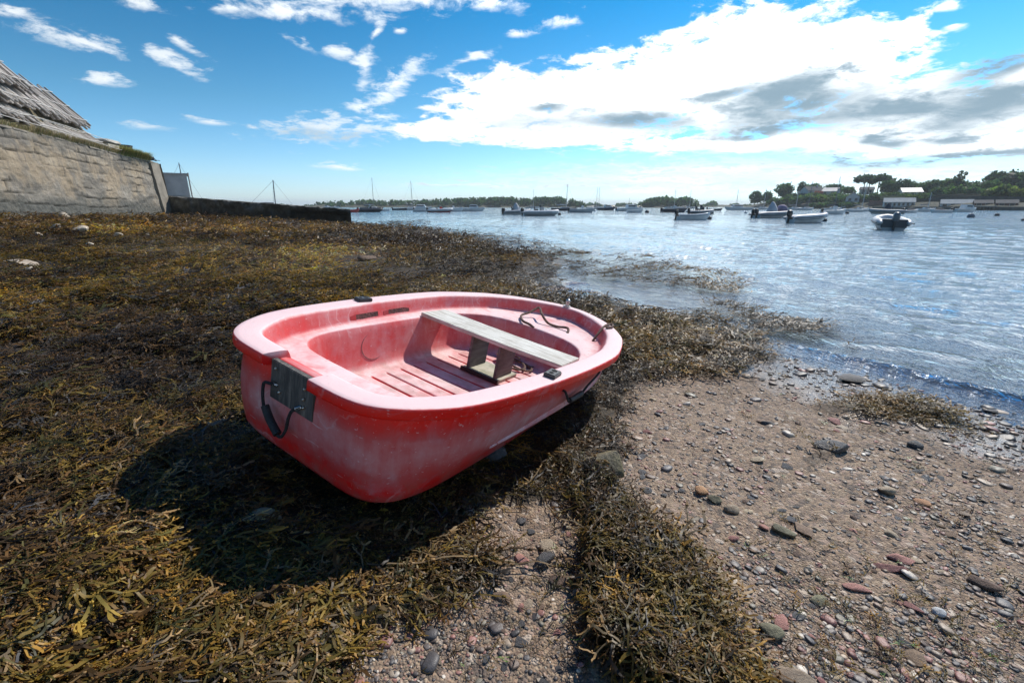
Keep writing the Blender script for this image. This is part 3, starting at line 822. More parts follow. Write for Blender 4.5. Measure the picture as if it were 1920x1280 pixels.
# fast ground look-up: regular grids, near and far
def _grid(x0, x1, y0, y1, st):
    xs = np.arange(x0, x1, st); ys = np.arange(y0, y1, st)
    X, Y = np.meshgrid(xs, ys, indexing='ij'); Z = ground_z(X.ravel(), Y.ravel())
    Z = press(X.ravel(), Y.ravel(), Z, .012).reshape(X.shape)
    return (x0, y0, st, Z)
G1 = _grid(-7, 7, -.5, 9, .03); G2 = _grid(-60, 40, -3, 62, .16)
def _look(G, x, y):
    x0, y0, st, Z = G
    fx = np.clip((x - x0) / st, 0, Z.shape[0] - 1.001); fy = np.clip((y - y0) / st, 0, Z.shape[1] - 1.001)
    i = fx.astype(int); j = fy.astype(int); a = fx - i; b_ = fy - j
    return (Z[i, j] * (1 - a) + Z[i + 1, j] * a) * (1 - b_) + (Z[i, j + 1] * (1 - a) + Z[i + 1, j + 1] * a) * b_
def base_grid(x, y):
    near = (x > -6.9) & (x < 6.9) & (y > -.4) & (y < 8.9)
    return np.where(near, _look(G1, x, y), _look(G2, x, y))
m, nt, b = new_mat('wet_seaweed')
a = nt.new('ShaderNodeAttribute', attribute_name='col')
nt.l.new(a.outputs['Color'], b.inputs['Base Color'])
tl = nt.new('ShaderNodeBsdfTranslucent'); nt.put(tl.inputs[0], nt.mix(1.0, a.outputs['Color'], (1.55, 1.42, .66), 'RGBA', 'MULTIPLY')); ms = nt.new('ShaderNodeMixShader'); ms.inputs[0].default_value = .34; nt.l.new(b.outputs[0], ms.inputs[1]); nt.l.new(tl.outputs[0], ms.inputs[2]); nt.l.new(ms.outputs[0], nt.n['Material Output'].inputs['Surface'])
b.inputs['Roughness'].default_value = .46; b.inputs['Specular IOR Level'].default_value = .28
M_WEED = m
def wall_side(x, y): return x > np.interp(y, [0, 20, 36, 60], [-20, -21, -26, -26])
ROCKS = []
for u, v, w in ((1138, 893, 116), (498, 1003, 66), (296, 935, 50), (170, 1024, 28), (36, 500, 66), (62, 512, 34), (126, 421, 22), (108, 439, 20), (160, 443, 36), (52, 446, 16), (76, 448, 14), (222, 449, 18), (168, 463, 22), (302, 450, 12), (690, 492, 42), (1048, 1092, 46), (1403, 1210, 36)):
    p = gpt(u, v); ROCKS.append((p.x, p.y, w / FPX * (p.y * CP + (EYE - p.z) * SP)))
def off_rocks(x, y):
    k = np.ones(len(x), bool)
    for cx, cy, s in ROCKS: k &= np.hypot(x - cx, y - cy) > .56 * s + .01 * np.hypot(cx, cy)
    return k
def weed_pts(n, r0, r1, seed, thin=.28, half=R(58), pw=1.0, ramp=None):
    x, y = sample(n, r0, r1, half, seed, pw)
    mk = weed_mask(x, y); g = np.random.default_rng(seed + 1)
    d = shore_d(x, y)
    band = fbm(x * 1.3, y * 1.3, 4, 101)
    dens = np.where(mk > .9, 1.0, np.where(mk > .3, np.where(band > np.where(mk > .55, .54, .47), 1.0, thin * .5), 0))
    gapn = sstep(.62, .40, fbm(x * .9, y * .9, 4, 103))
    dens = np.where((mk > .9) & (d < .7) & (y > 3.4), .10 + .80 * np.clip(gapn, .0, 1), dens)     # water shows between the banks
    clump = fbm(x * 2.6 + 31, y * 2.6, 3, 107); dens = dens * np.where(mk > .9, .30 + 1.0 * sstep(.34, .60, clump), 1)
    if ramp: dens = dens * sstep(ramp[0], ramp[1], y) * sstep(ramp[3], ramp[2], y)
    k = (g.random(n) < dens) & off_rocks(x, y)
    return x[k], y[k]
x, y = weed_pts(62000, .68, 6.0, 201, pw=.35, ramp=(.2, .4, 3.6, 6.0))
r = np.hypot(x, y)
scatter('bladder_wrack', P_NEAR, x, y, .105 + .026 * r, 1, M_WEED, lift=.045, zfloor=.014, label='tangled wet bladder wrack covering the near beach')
x, y = weed_pts(70000, 2.6, 14, 203, pw=.7, ramp=(2.6, 4.8, 11, 14))
scatter('bladder_wrack', P_MID, x, y, .14 + .016 * np.hypot(x, y), 2, M_WEED, lift=.06, zfloor=.014, zgain=1.5, zoff=.012, label='olive brown wrack covering the middle of the beach')
x, y = weed_pts(64000, 9.5, 60, 205, pw=.9, ramp=(9.5, 13, 60, 61))
k = wall_side(x, y); x, y = x[k], y[k]
scatter('bladder_wrack', P_FAR, x, y, .17 + .0085 * np.hypot(x, y), 3, M_WEED, lift=.10, tint=np.array([.78, .72, .74]), zfloor=.014, zgain=2.2, zoff=.02, label='dark weed on the upper beach below the sea wall')
# long thin knotted wrack: beside the dinghy's stern and in front of it
x, y = weed_pts(15000, .6, 9, 207)
kn = fbm(x * .6 + 5, y * .6 + 2, 3, 111)
cA = gpt(760, 1085); cB = gpt(300, 770)
pa = np.exp(-(((x - cA.x) / .20) ** 2 + ((y - cA.y) / .16) ** 2) * 1.2) + 1.0 * np.exp(-(((x - cB.x) / .9) ** 2 + ((y - cB.y) / .35) ** 2)) + .7 * sstep(.56, .66, kn) * (x < .2)
k = np.random.default_rng(8).random(len(x)) < pa * .55; x, y = x[k], y[k]
scatter('knotted_wrack', P_KNOT, x, y, .20 + .03 * np.hypot(x, y), 4, M_WEED, flow_jit=.35, lift=.06, pal_w=(2.2, .5, .3, 1.0, 1.6, 2.0, .4, 1.2), zfloor=.014, label='pale strands of knotted wrack lying on the darker weed')
# strays on the gravel
x, y = sample(1500, .8, 6, R(56), 209); d = shore_d(x, y); mk = weed_mask(x, y)
k = (mk < .1) & (d > .05) & (fbm(x * 1.7, y * 1.7, 3, 121) > .56); x, y = x[k], y[k]
scatter('bladder_wrack', P_NEAR, x, y, .05 + .012 * np.hypot(x, y), 6, M_WEED, lift=.008, label='scraps of weed strewn over the gravel')
x, y = sample(1100, .8, 5, R(56), 211); d = shore_d(x, y); mk = weed_mask(x, y)
k = (mk < .1) & (d > .1) & (np.random.default_rng(3).random(len(x)) < .05); x, y = x[k], y[k]
M_ULVA = pmat('bright_green_weed', (.16, .30, .03), .4, (.08, .2, .02), 40)
scatter('green_weed', P_NEAR, x, y, .035 + .006 * np.hypot(x, y), 7, M_ULVA, lift=.008, label='bits of bright green sea lettuce on the gravel')

# ------------------------------------------------------------------ stones
def stone_proto(seed, sub=2, flat=.5, angular=.5):
    bm = bmesh.new(); bmesh.ops.create_icosphere(bm, subdivisions=sub, radius=.5)
    g = random.Random(seed)
    planes = [(Vector((g.uniform(-1, 1), g.uniform(-1, 1), g.uniform(-1, 1))).normalized(), g.uniform(.15, .40)) for _ in range(14)]
    for v in bm.verts:
        c = v.co.copy()
        for n, d in planes:
            e = c.dot(n) - d
            if e > 0: c -= n * e * angular
        nn = float(fbm(np.array([c.x * 4 + seed]), np.array([c.y * 4 + c.z * 3]), 3, seed)[0])
        c *= .88 + .26 * nn
        v.co = Vector((c.x * g.uniform(.995, 1.005), c.y, c.z))
    ext = [max(abs(v.co[k]) for v in bm.verts) for k in range(3)]
    for v in bm.verts: v.co = Vector([v.co[k] * .5 / ext[k] for k in range(3)])
    sx, sy = 1.0, g.uniform(.6, .9)
    for v in bm.verts: v.co = Vector((v.co.x * sx, v.co.y * sy, v.co.z * flat))
    me = bpy.data.meshes.new('stone'); bm.to_mesh(me); bm.free()
    me.polygons.foreach_set('use_smooth', [True] * len(me.polygons)); me.set_sharp_from_angle(angle=R(38 if angular > .6 else 60))
    return me
def stone_mat(name, col, dark, rough=.7):
    m, nt, b = new_mat(name); vec = nt.obj()
    oi = nt.new('ShaderNodeObjectInfo')
    n = nt.noise(vec, 3.5, 6, .65); n2 = nt.noise(vec, 14, 5, .7)
    c = nt.mix(nt.rng(n, .34, .66), dark, col); c = nt.mix(nt.math('MULTIPLY', nt.rng(n2, .58, .72), .5), c, tuple(min(1, k * 1.7) for k in col))
    hs = nt.new('ShaderNodeHueSaturation'); nt.l.new(c, hs.inputs['Color']); nt.put(hs.inputs['Value'], nt.rng(oi.outputs['Random'], 0, 1, .65, 1.3)); nt.put(hs.inputs['Hue'], nt.rng(oi.outputs['Random'], 0, 1, .49, .51))
    nt.put(b.inputs['Base Color'], hs.outputs[0]); b.inputs['Roughness'].default_value = rough
    nt.put(b.inputs['Normal'], nt.bump(n2, .5, .03)); return m
SM = {'pink': stone_mat('pink_slate', (.42, .20, .17), (.26, .12, .10)), 'grey': stone_mat('dark_grey_stone', (.10, .095, .095), (.05, .05, .052), .5), 'buff': stone_mat('buff_stone', (.46, .37, .26), (.28, .21, .14)),
      'brown': stone_mat('brown_stone', (.25, .165, .11), (.13, .085, .06)), 'olive': stone_mat('olive_stone', (.26, .24, .15), (.12, .11, .07)), 'white': stone_mat('white_shell', (.95, .95, .93), (.85, .84, .80), .4), 'moss': stone_mat('mossy_rock', (.24, .20, .09), (.085, .075, .05), .6),
      'orange': stone_mat('orange_stone', (.48, .25, .13), (.3, .15, .08)), 'pale': stone_mat('pale_limestone', (.55, .47, .36), (.36, .28, .20))}
def put_stone(name, mesh, mat, p, size, rz, label, cat='stone', group=None, tilt=(0, 0), sink=.3, zs=1.0):
    o = bpy.data.objects.new(name, mesh); link(o)
    o.scale = (size, size, size * zs); o.rotation_euler = (tilt[0], tilt[1], rz)
    zh = max(v.co.z for v in mesh.vertices) * size * zs
    o.location = (p[0], p[1], p[2] + zh * (1 - 2 * sink))
    return tag(o, label, cat, group)
def proto_with(mat, seed, sub=2, flat=.5, ang=.5):
    me = stone_proto(seed, sub, flat, ang); me.materials.append(SM[mat]); return me
def surf(u, v):
    p = gpt(u, v); z = float(base_grid(np.array([p.x]), np.array([p.y]))[0]); return Vector((p.x, p.y, z))
def pxsize(p, px): return px / FPX * (p.y * CP + (EYE - p.z) * SP)
SPECIAL = [  # u, v, px width, material, flat, angular, turn, height factor, name, label
 (1138, 896, 116, 'moss', .52, .97, .2, 1.0, 'rock', 'big brown rock with a mossy flat top, on the weed strip beside the dinghy'),
 (928, 872, 48, 'grey', .8, .2, .4, 1.0, 'stone', 'round dark stone tucked in the shade under the dinghy side'),
 (880, 967, 32, 'pale', .35, .8, -.5, 1.0, 'stone', 'small cream stone alone on bare sand just off the dinghy stern'),
 (980, 1052, 34, 'pink', .5, .8, -.6, 1.0, 'stone', 'salmon pink stone touching a grey stone in the sand patch'),
 (1022, 1058, 42, 'grey', .6, .5, .2, 1.0, 'stone', 'purple grey stone beside the salmon pink one in the sand patch'),
 (944, 1120, 40, 'brown', .5, .85, -.9, 1.0, 'stone', 'sharp brown wedge of rock in the middle of the sand patch'),
 (978, 1138, 22, 'pink', .8, .8, 1.3, 1.2, 'stone', 'small maroon shard standing on edge behind the brown wedge'),
 (1048, 1092, 46, 'brown', .5, .6, .0, 1.0, 'stone', 'flat tan brown stone half under the edge of the weed strip'),
 (900, 1050, 30, 'olive', .5, .4, .3, 1.0, 'stone', 'greenish stone at the border of the knotted wrack and the sand'),
 (1020, 1033, 42, 'buff', .4, .8, .9, 1.0, 'stone', 'buff angular stone behind the purple grey one, touching yellow weed'),
 (1315, 928, 26, 'orange', .6, .6, .1, 1.0, 'stone', 'orange brown stone at the end of a short line of stones'),
 (1343, 942, 34, 'olive', .45, .8, -.2, 1.0, 'stone', 'pale green angular stone next to the orange brown one'),
 (1372, 960, 32, 'buff', .5, .4, .0, 1.0, 'stone', 'buff round stone third in the short line of stones'),
 (1464, 1001, 48, 'olive', .42, .85, -.1, 1.0, 'stone', 'olive green flat stone with a pink one at its end'),
 (1430, 994, 20, 'pink', .5, .7, -.4, 1.0, 'stone', 'small rose stone touching the olive green flat stone'),
 (1662, 926, 32, 'buff', .5, .4, .0, 1.0, 'stone', 'smooth tan pebble with a grey shadow, mid gravel'),
 (1728, 945, 28, 'orange', .4, .3, -.3, 1.0, 'stone', 'long salmon pebble pair lying towards the water'),
 (1688, 1052, 46, 'pink', .28, .9, -.35, 1.0, 'slate_slab', 'rose slate slab, upper one of two lying parallel on the gravel'),
 (1676, 1070, 66, 'pink', .28, .9, -.45, 1.0, 'slate_slab', 'longest rose slate slab, lower one of two lying parallel'),
 (1607, 1105, 50, 'pink', .35, .8, -.3, 1.0, 'slate_slab', 'pitted pink slab alone above the dark olive block'),
 (1709, 1141, 36, 'pink', .3, .9, -.9, 1.0, 'slate_slab', 'brick red slab close to the white shell'),
 (1684, 1134, 24, 'pink', .3, .9, -.3, 1.0, 'slate_slab', 'small square rose chip beside the brick red slab'),
 (1540, 1123, 42, 'olive', .55, .85, -.2, 1.0, 'stone', 'dark olive block with square corners on the gravel'),
 (1757, 1149, 28, 'white', .5, .3, .0, 1.0, 'shell', 'white scallop shell lying on the gravel'),
 (1843, 1097, 48, 'brown', .4, .5, -.2, 1.0, 'stone', 'long grey brown stone near the frame edge, upslope of the shell'),
 (1450, 1188, 50, 'olive', .5, .6, -.2, 1.0, 'stone', 'broad greenish grey stone next to the tip of the weed strip'),
 (1403, 1210, 36, 'brown', .6, .5, -.2, 1.0, 'stone', 'rusty brown stone touching the dark weed strip'),
 (1420, 1245, 66, 'olive', .35, .8, -.6, 1.0, 'stone', 'mossy long flat stone by the tip of the weed strip'),
 (1490, 1270, 74, 'buff', .3, .7, -.2, 1.0, 'stone', 'large half buried tan slab at the bottom edge'),
 (1560, 845, 64, 'grey', .35, .5, -.3, 1.0, 'stone', 'dark weedy flat rock halfway between dinghy and wavelet'),
 (1715, 838, 30, 'grey', .5, .4, .0, 1.0, 'stone', 'black oval stone on wet sand near the wavelet'),
 (1440, 795, 22, 'grey', .5, .6, .0, 1.0, 'stone', 'black stone standing out on the pale wet sand'),
 (498, 1003, 66, 'olive', .6, .6, .4, 1.0, 'rock', 'grey green rock showing through the dark weed in the dinghy shadow'),
 (170, 1024, 28, 'orange', .7, .3, .1, 1.0, 'stone', 'little orange stone sitting on top of the weed'),
 (296, 935, 50, 'olive', .5, .4, .3, 1.0, 'rock', 'weedy greenish rock in the shaded weed off the dinghy stern'),
 (36, 500, 66, 'pale', .16, .9, -.1, 1.0, 'rock', 'large flat pale rock on the weed well below the sea wall'),
 (62, 512, 34, 'pale', .2, .8, -.2, 1.0, 'rock', 'narrow pale slab touching the large flat pale rock'),
 (126, 421, 22, 'pale', .4, .8, 0, 1.0, 'rock', 'cream rock closest to the foot of the sea wall'),
 (108, 439, 20, 'pale', .3, .8, 0, 1.0, 'rock', 'pale rock, first of a loose row below the sea wall'),
 (160, 443, 36, 'pale', .22, .8, 0, 1.0, 'rock', 'long pale rock, widest of the loose row below the wall'),
 (52, 446, 16, 'pale', .3, .8, 0, 1.0, 'rock', 'small pale rock at the near end of the loose row'),
 (76, 448, 14, 'pale', .3, .8, 0, 1.0, 'rock', 'small pale rock second from the near end of the loose row'),
 (222, 449, 18, 'pale', .3, .8, 0, 1.0, 'rock', 'pale rock at the far end of the loose row'),
 (168, 463, 22, 'pale', .25, .8, 0, 1.0, 'rock', 'pale flat rock nearer than the loose row'),
 (302, 450, 12, 'pale', .3, .8, 0, 1.0, 'rock', 'tiny pale rock on the weed below the jetty'),
 (690, 492, 36, 'brown', .16, .6, 0, 1.0, 'rock', 'low brown rock half covered by weed between dinghy and jetty'),
 (1575, 800, 26, 'pale', .2, .8, 0, 1.0, 'stone', 'pale flat stone glinting on the wet sand'),
]
sp_xy = []
for n_, (u, v, w, mt, fl_, an, rz, zf_, nm, lb) in enumerate(SPECIAL):
    p = surf(u, v); s = pxsize(p, w) * 1.0; sp_xy.append((p.x, p.y, s))
    put_stone(nm, proto_with(mt, 300 + n_, 3, fl_, an), SM[mt], p, s, rz, lb, {'shell': 'shell', 'rock': 'rock'}.get(nm, 'stone'), None, sink=.22 if nm != 'rock' else (.14 if mt == 'moss' else -.15 if v < 520 else .12), zs=2.0 if v < 520 else 1.0)
    if nm == 'slate_slab': bpy.context.scene.collection.objects[-1].scale.y *= .6
kinds = [('grey', 'small dark grey stone lying loose on the gravel beach', 'dark grey stones on the gravel', .38), ('buff', 'small pale buff pebble lying loose on the gravel beach', 'pale buff pebbles on the gravel', .22),
         ('brown', 'small brown stone lying loose on the gravel beach', 'brown stones on the gravel', .26), ('pink', 'small reddish slate chip lying loose on the gravel beach', 'reddish slate chips on the gravel', .14)]
PR = {k: [proto_with(k, 500 + 10 * i + q, 2, RNG.uniform(.16, .40), RNG.uniform(.6, .98)) for q in range(4)] for i, (k, *_ ) in enumerate(kinds)}
x, y = sample(4200, .75, 4.2, R(50), 301)
mk = weed_mask(x, y); d = shore_d(x, y); k = (mk < .05) & (d > -.12); x, y = x[k], y[k]; d = d[k]
z = base_grid(x, y); g = np.random.default_rng(44)
def clear(x, y): return all(math.hypot(x - a, y - b_) > .55 * s for a, b_, s in sp_xy)
cnt = 0; taken = []
for xi, yi, zi, di in zip(x, y, z, d):
    if cnt >= 240: break
    if (abs(xi) > yi * 1.17 + .05) or not clear(xi, yi): continue
    if any(math.hypot(xi - a, yi - b_) < .035 for a, b_ in taken): continue
    r_ = math.hypot(xi, yi)
    kk = 'grey' if di < .7 and g.random() < .75 else kinds[int(np.searchsorted(np.cumsum([q[3] for q in kinds]), g.random()))][0]
    row = next(q for q in kinds if q[0] == kk)
    s = (.014 + .0085 * r_) * float(np.exp(g.normal(0, .4)))
    put_stone({'pink': 'slate_chip', 'buff': 'pebble'}.get(kk, 'stone'), PR[kk][int(g.integers(4))], None, (xi, yi, zi), s, g.uniform(0, 6.3), row[1], 'pebble' if kk == 'buff' else 'stone', row[2], (g.normal(0, .12), g.normal(0, .12)), .22)
    taken.append((xi, yi)); cnt += 1
# shingle nobody would count
bm = bmesh.new(); bmesh.ops.create_icosphere(bm, subdivisions=1, radius=.5); bm.verts.ensure_lookup_table()
ico_v = np.array([v.co for v in bm.verts]); ico_f = np.array([[v.index for v in f.verts] for f in bm.faces]); bm.free()
bm = bmesh.new(); bmesh.ops.create_icosphere(bm, subdivisions=2, radius=.5); bm.verts.ensure_lookup_table()
ico2_v = np.array([v.co for v in bm.verts]); ico2_f = np.array([[v.index for v in f.verts] for f in bm.faces]); bm.free()
def shingle(name, n, r0, r1, seed, s0, s1, hi, label):
    g = np.random.default_rng(seed); x, y = sample(n, r0, r1, R(56), seed + 1)
    mk = weed_mask(x, y); d = shore_d(x, y)
    k = (mk < .05) & (d > -.25) & (d < 6); x, y, d = x[k], y[k], d[k]; n = len(x)
    cl = fbm(x * 2.2, y * 2.2, 3, 131); k = g.random(n) < .25 + 1.4 * sstep(.4, .62, cl) + sstep(1.4, .3, d); x, y, d = x[k], y[k], d[k]; n = len(x)
    iv, if_ = (ico2_v, ico2_f) if hi else (ico_v, ico_f)
    s = (s0 + s1 * np.hypot(x, y)) * np.exp(g.normal(0, .46, n)) * (1 + .5 * sstep(1.2, .2, d))
    sc_ = np.stack([s, s * g.uniform(.55, .95, n), s * g.uniform(.14, .42, n)], 1)
    V = iv[None] * (1 + g.normal(0, .09, (n, len(iv), 1))) 
    V = np.sign(V) * np.abs(V) ** g.uniform(.55, 1.05, (n, 1, 1)) * .85
    V = V * sc_[:, None]
    a = g.uniform(0, 6.3, n); c_, s_ = np.cos(a)[:, None], np.sin(a)[:, None]; t_ = g.normal(0, .18, n)[:, None]
    X = V[..., 0] * c_ - V[..., 1] * s_; Y = V[..., 0] * s_ + V[..., 1] * c_; Z = V[..., 2] + X * t_
    z = base_grid(x, y)
    P_ = np.stack([X + x[:, None], Y + y[:, None], Z + (z + sc_[:, 2] * .22)[:, None]], -1).reshape(-1, 3)
    F_ = (if_[None] + (np.arange(n) * len(iv))[:, None, None]).reshape(-1, 3)
    pal = np.array([(.09, .085, .085), (.30, .20, .14), (.42, .33, .24), (.34, .16, .13), (.17, .12, .09), (.56, .50, .42), (.22, .20, .15), (.13, .11, .10)])
    pw = np.array([.28, .15, .11, .1, .18, .05, .08, .10])
    ci = g.choice(8, n, p=pw / pw.sum()); ci = np.where((d < .6) & (g.random(n) < .6), 0, ci)
    c3 = np.repeat(pal[ci] * np.exp(g.normal(0, .2, (n, 1))), len(iv), 0)
    return tag(mesh_np(name, P_, F_, M_SHING, cols=c3, smooth=True), kind='stuff', label=label)
m, nt, b = new_mat('shingle'); a = nt.new('ShaderNodeAttribute', attribute_name='col')
nn = nt.noise(nt.pos(), 160, 4, .7); nt.put(b.inputs['Base Color'], nt.mix(nt.rng(nn, .35, .7, 0, .5), a.outputs['Color'], (.06, .05, .045))); b.inputs['Roughness'].default_value = .46
nt.put(b.inputs['Normal'], nt.bump(nn, .4, .004)); M_SHING = m
shingle('gravel', 9500, .7, 3.4, 401, .006, .0046, True, 'small loose gravel scattered over the sand')
shingle('gravel', 42000, .7, 6.5, 411, .003, .0027, False, 'fine grit and shingle scattered over the sand')
# ------------------------------------------------------------------ sea wall and what stands on it
def wall_line(Y):
    a = PT(0, 400, 20.5); c = PT(312, 392, 36.0); f = (Y - 20.5) / 15.5
    return a.x + (c.x - a.x) * f
zt0, zt1 = PT(0, 219, 20.5).z, PT(303, 306, 36.0).z
def wall_top(Y): return zt0 + (zt1 - zt0) * (Y - 20.5) / 15.5
WDIR = Vector((wall_line(36) - wall_line(20.5), 15.5, 0)).normalized(); WIN = Vector((-WDIR.y, WDIR.x, 0))   # inland
WLEN = (36 - 5) / WDIR.y
def on_wall(Y, inl=0.0, dz=0.0):
    p = Vector((wall_line(Y), Y, wall_top(Y) + dz)); return p + WIN * inl
m, nt, b = new_mat('old_quay_masonry')
uv = nt.attr('wall_s'); zz = nt.attr('wall_z'); hgt = nt.attr('wall_h')
cv = nt.new('ShaderNodeCombineXYZ'); nt.l.new(uv, cv.inputs[0]); nt.l.new(zz, cv.inputs[1])
v3 = cv.outputs[0]
mp = nt.new('ShaderNodeMapping'); nt.l.new(v3, mp.inputs[0]); mp.inputs['Scale'].default_value = (.45, 1.5, 1)
n1 = nt.noise(mp.outputs[0], 1.3, 6, .62, .4); n2 = nt.noise(v3, 5, 6, .68); n3 = nt.noise(v3, .5, 4, .6)
c = nt.ramp(n1, [(.3, (.095, .085, .070)), (.5, (.21, .188, .152)), (.7, (.36, .322, .262))])
c = nt.mix(nt.math('MULTIPLY', nt.rng(n3, .48, .6), .5), c, (.44, .33, .20))
c = nt.mix(nt.math('MULTIPLY', nt.rng(n2, .5, .7), .55), c, (.16, .145, .125))
sp = nt.new('ShaderNodeMapping'); nt.l.new(v3, sp.inputs[0]); sp.inputs['Scale'].default_value = (2.2, .25, 1)
streak = nt.noise(sp.outputs[0], 1.6, 5, .65)
c = nt.mix(nt.math('MULTIPLY', nt.rng(streak, .5, .68), nt.rng(hgt, .25, 1, .25, .75)), c, (.12, .11, .10))
tide = nt.rng(nt.math('ADD', hgt, nt.math('MULTIPLY', nt.math('SUBTRACT', n1, .5), .35)), .30, .46)
c = nt.mix(nt.math('MULTIPLY', nt.math('SUBTRACT', 1.0, tide), .9), c, nt.mix(nt.rng(n2, .4, .6), (.055, .058, .052), (.115, .115, .098)))
crk = nt.attr('crack'); c = nt.mix(crk, c, (.03, .027, .022))
nt.put(b.inputs['Base Color'], c); b.inputs['Roughness'].default_value = .9
nt.put(b.inputs['Normal'], nt.bump(nt.math('ADD', n2, nt.math('MULTIPLY', n1, .7)), .9, .08)); M_QUAY = m
def masonry(name, S, H, fn, mat, ns, nh, seed, parent=None, rough=1.0):
    """a rough course-built face; fn(s, h01, out) gives the world point; cracks follow the courses"""
    s = np.linspace(0, S, ns); h = np.linspace(0, 1, nh); ss, hh = np.meshgrid(s, h, indexing='ij')
    zz = hh * H
    wob = (fbm(ss * .25, zz * .9, 3, seed) - .5) * .26 + (fbm(ss * 1.3, zz * 2, 3, seed + 1) - .5) * .12
    course = (zz + wob) / .44; row = np.floor(course); fr = course - row
    off = _h(row, row * 0, seed + 2) * 3; bl = .9 + 1.5 * _h(row, row * 0 + 1, seed + 3)
    cs = (ss + wob * .6) / bl + off; colm = np.floor(cs); fc = cs - colm
    de = np.minimum(np.minimum(fr, 1 - fr) * .62, np.minimum(fc, 1 - fc) * bl * (1 + 5 * (vnoise(colm * 3.1, row * 7.7, seed + 8) > .35)))
    strong = sstep(.36, .58, fbm(ss * .5, zz * .8, 3, seed + 9))
    crack = sstep(.050, .012, de + .03 * (fbm(ss * 5, zz * 5, 2, seed + 12) - .5)) * strong
    out = (_h(row, colm, seed + 4) - .5) * .018 + (fbm(ss * 1.5, zz * 1.5, 4, seed + 5) - .5) * .13 + (fbm(ss * 4, zz * 5, 3, seed + 6) - .5) * .06 - crack * .07
    V = fn(ss, hh, out * rough).reshape(-1, 3)
    i = np.arange(ns - 1)[:, None] * nh; j = np.arange(nh - 1)[None]
    F = np.stack([i + j, i + nh + j, i + nh + j + 1, i + j + 1], -1).reshape(-1, 4)
    return mesh_np(name, V, F, mat, attrs={'wall_s': ss.ravel(), 'wall_z': zz.ravel(), 'wall_h': hh.ravel(), 'crack': crack.ravel() * .9}, parent=parent)
A0 = Vector((wall_line(5), 5, 0)); OUTW = -WIN
def face_fn(ss, hh, out):
    Yv = 5 + ss * WDIR.y; zt = zt0 + (zt1 - zt0) * (Yv - 20.5) / 15.5 + (fbm(ss * .5, ss * 0, 3, 701) - .5) * .22
    z0 = -.2; z = z0 + (zt - z0) * hh
    batter = (1 - hh) * .28
    x = A0.x + WDIR.x * ss + OUTW.x * (out + batter); y = A0.y + WDIR.y * ss + OUTW.y * (out + batter)
    return np.stack([x, y, z], -1)
qw = empty('sea_wall', (wall_line(20.5), 20.5, .5)); qw.matrix_world = Matrix.Identity(4)
tag(qw, 'tall weathered masonry sea wall with cracked courses and a dark tide band', 'sea wall')
masonry('wall_face', WLEN, 4.4, face_fn, M_QUAY, 520, 84, 710, qw)
E0 = Vector((wall_line(36), 36, 0))
def end_fn(ss, hh, out):
    zt = wall_top(36) - .05; z = -.2 + (zt + .2) * hh
    x = E0.x + WIN.x * (ss - .25) + WDIR.x * (out + (1 - hh) * .25); y = E0.y + WIN.y * (ss - .25) + WDIR.y * (out + (1 - hh) * .25)
    return np.stack([x, y, z], -1)
masonry('wall_end', 5.0, 4.2, end_fn, M_QUAY, 80, 70, 720, qw)
mb = MB()
for q in range(34):          # uneven coping
    Y0 = 5.2 + q * .915; Y1 = Y0 + .87; o = RNG.uniform(-.03, .05); h = RNG.uniform(-.02, .05)
    a = on_wall(Y0, -.02 - o, h - .10); c = on_wall(Y1, -.02 - o, h - .10)
    rg = []
    for p in (a, c): rg.append([p, p + WIN * .6, p + WIN * .6 + Vector((0, 0, .1)), p + Vector((0, 0, .1))])
    mb.loft(rg)
mb.build('coping', pmat('coping_stone', (.33, .29, .23), .9, (.17, .155, .13), 1.5, .6, 9), qw, sharp=30, bevel=.02)
# pilaster at the far corner
mb = MB(); rg = []
for hq in np.linspace(0, 1, 12):
    z = -.2 + (wall_top(35.5) + .1) * hq; j = lambda s: float(fbm(np.array([hq * 5 + s]), np.array([s * 3.0]), 3, 730)[0] - .5) * .12
    ring_ = []
    for (a, o) in ((34.75, .14), (35.95, .14), (35.95, -.3), (34.75, -.3)):
        p = Vector((wall_line(a), a, z)) + OUTW * (o + (1 - hq) * .30 + j(a)) + WDIR * j(a + 3); ring_.append(p)
    rg.append(ring_)
mb.loft(rg); mb.build('buttress', pmat('pale_buttress', (.29, .26, .21), .9, (.17, .15, .12), 1.2, .8, 6), qw, sharp=40)
# made ground behind the wall
rows = []
for Y in np.linspace(4, 36, 40):
    bank = sstep(31.5, 30, Y) * (1 - .16 * sstep(25.8, 26.6, Y))
    rows.append([on_wall(Y, .3, -.06), on_wall(Y, .75, .05 + .4 * bank), on_wall(Y, 1.3, .05 + 1.75 * bank), on_wall(Y, 2.3, .05 + 2.75 * bank), on_wall(Y, 4.5, .05 + 2.8 * bank), on_wall(Y, 9, .0 + 2.8 * bank), on_wall(Y, 30, -.3)])
mb = MB(); mb.loft(rows, closed=False, cap=False)
tag(mb.build('terrain', pmat('dry_bank', (.19, .15, .09), .95, (.09, .08, .05), 1.5, .8, 8)), kind='structure', label='earth bank behind the sea wall')

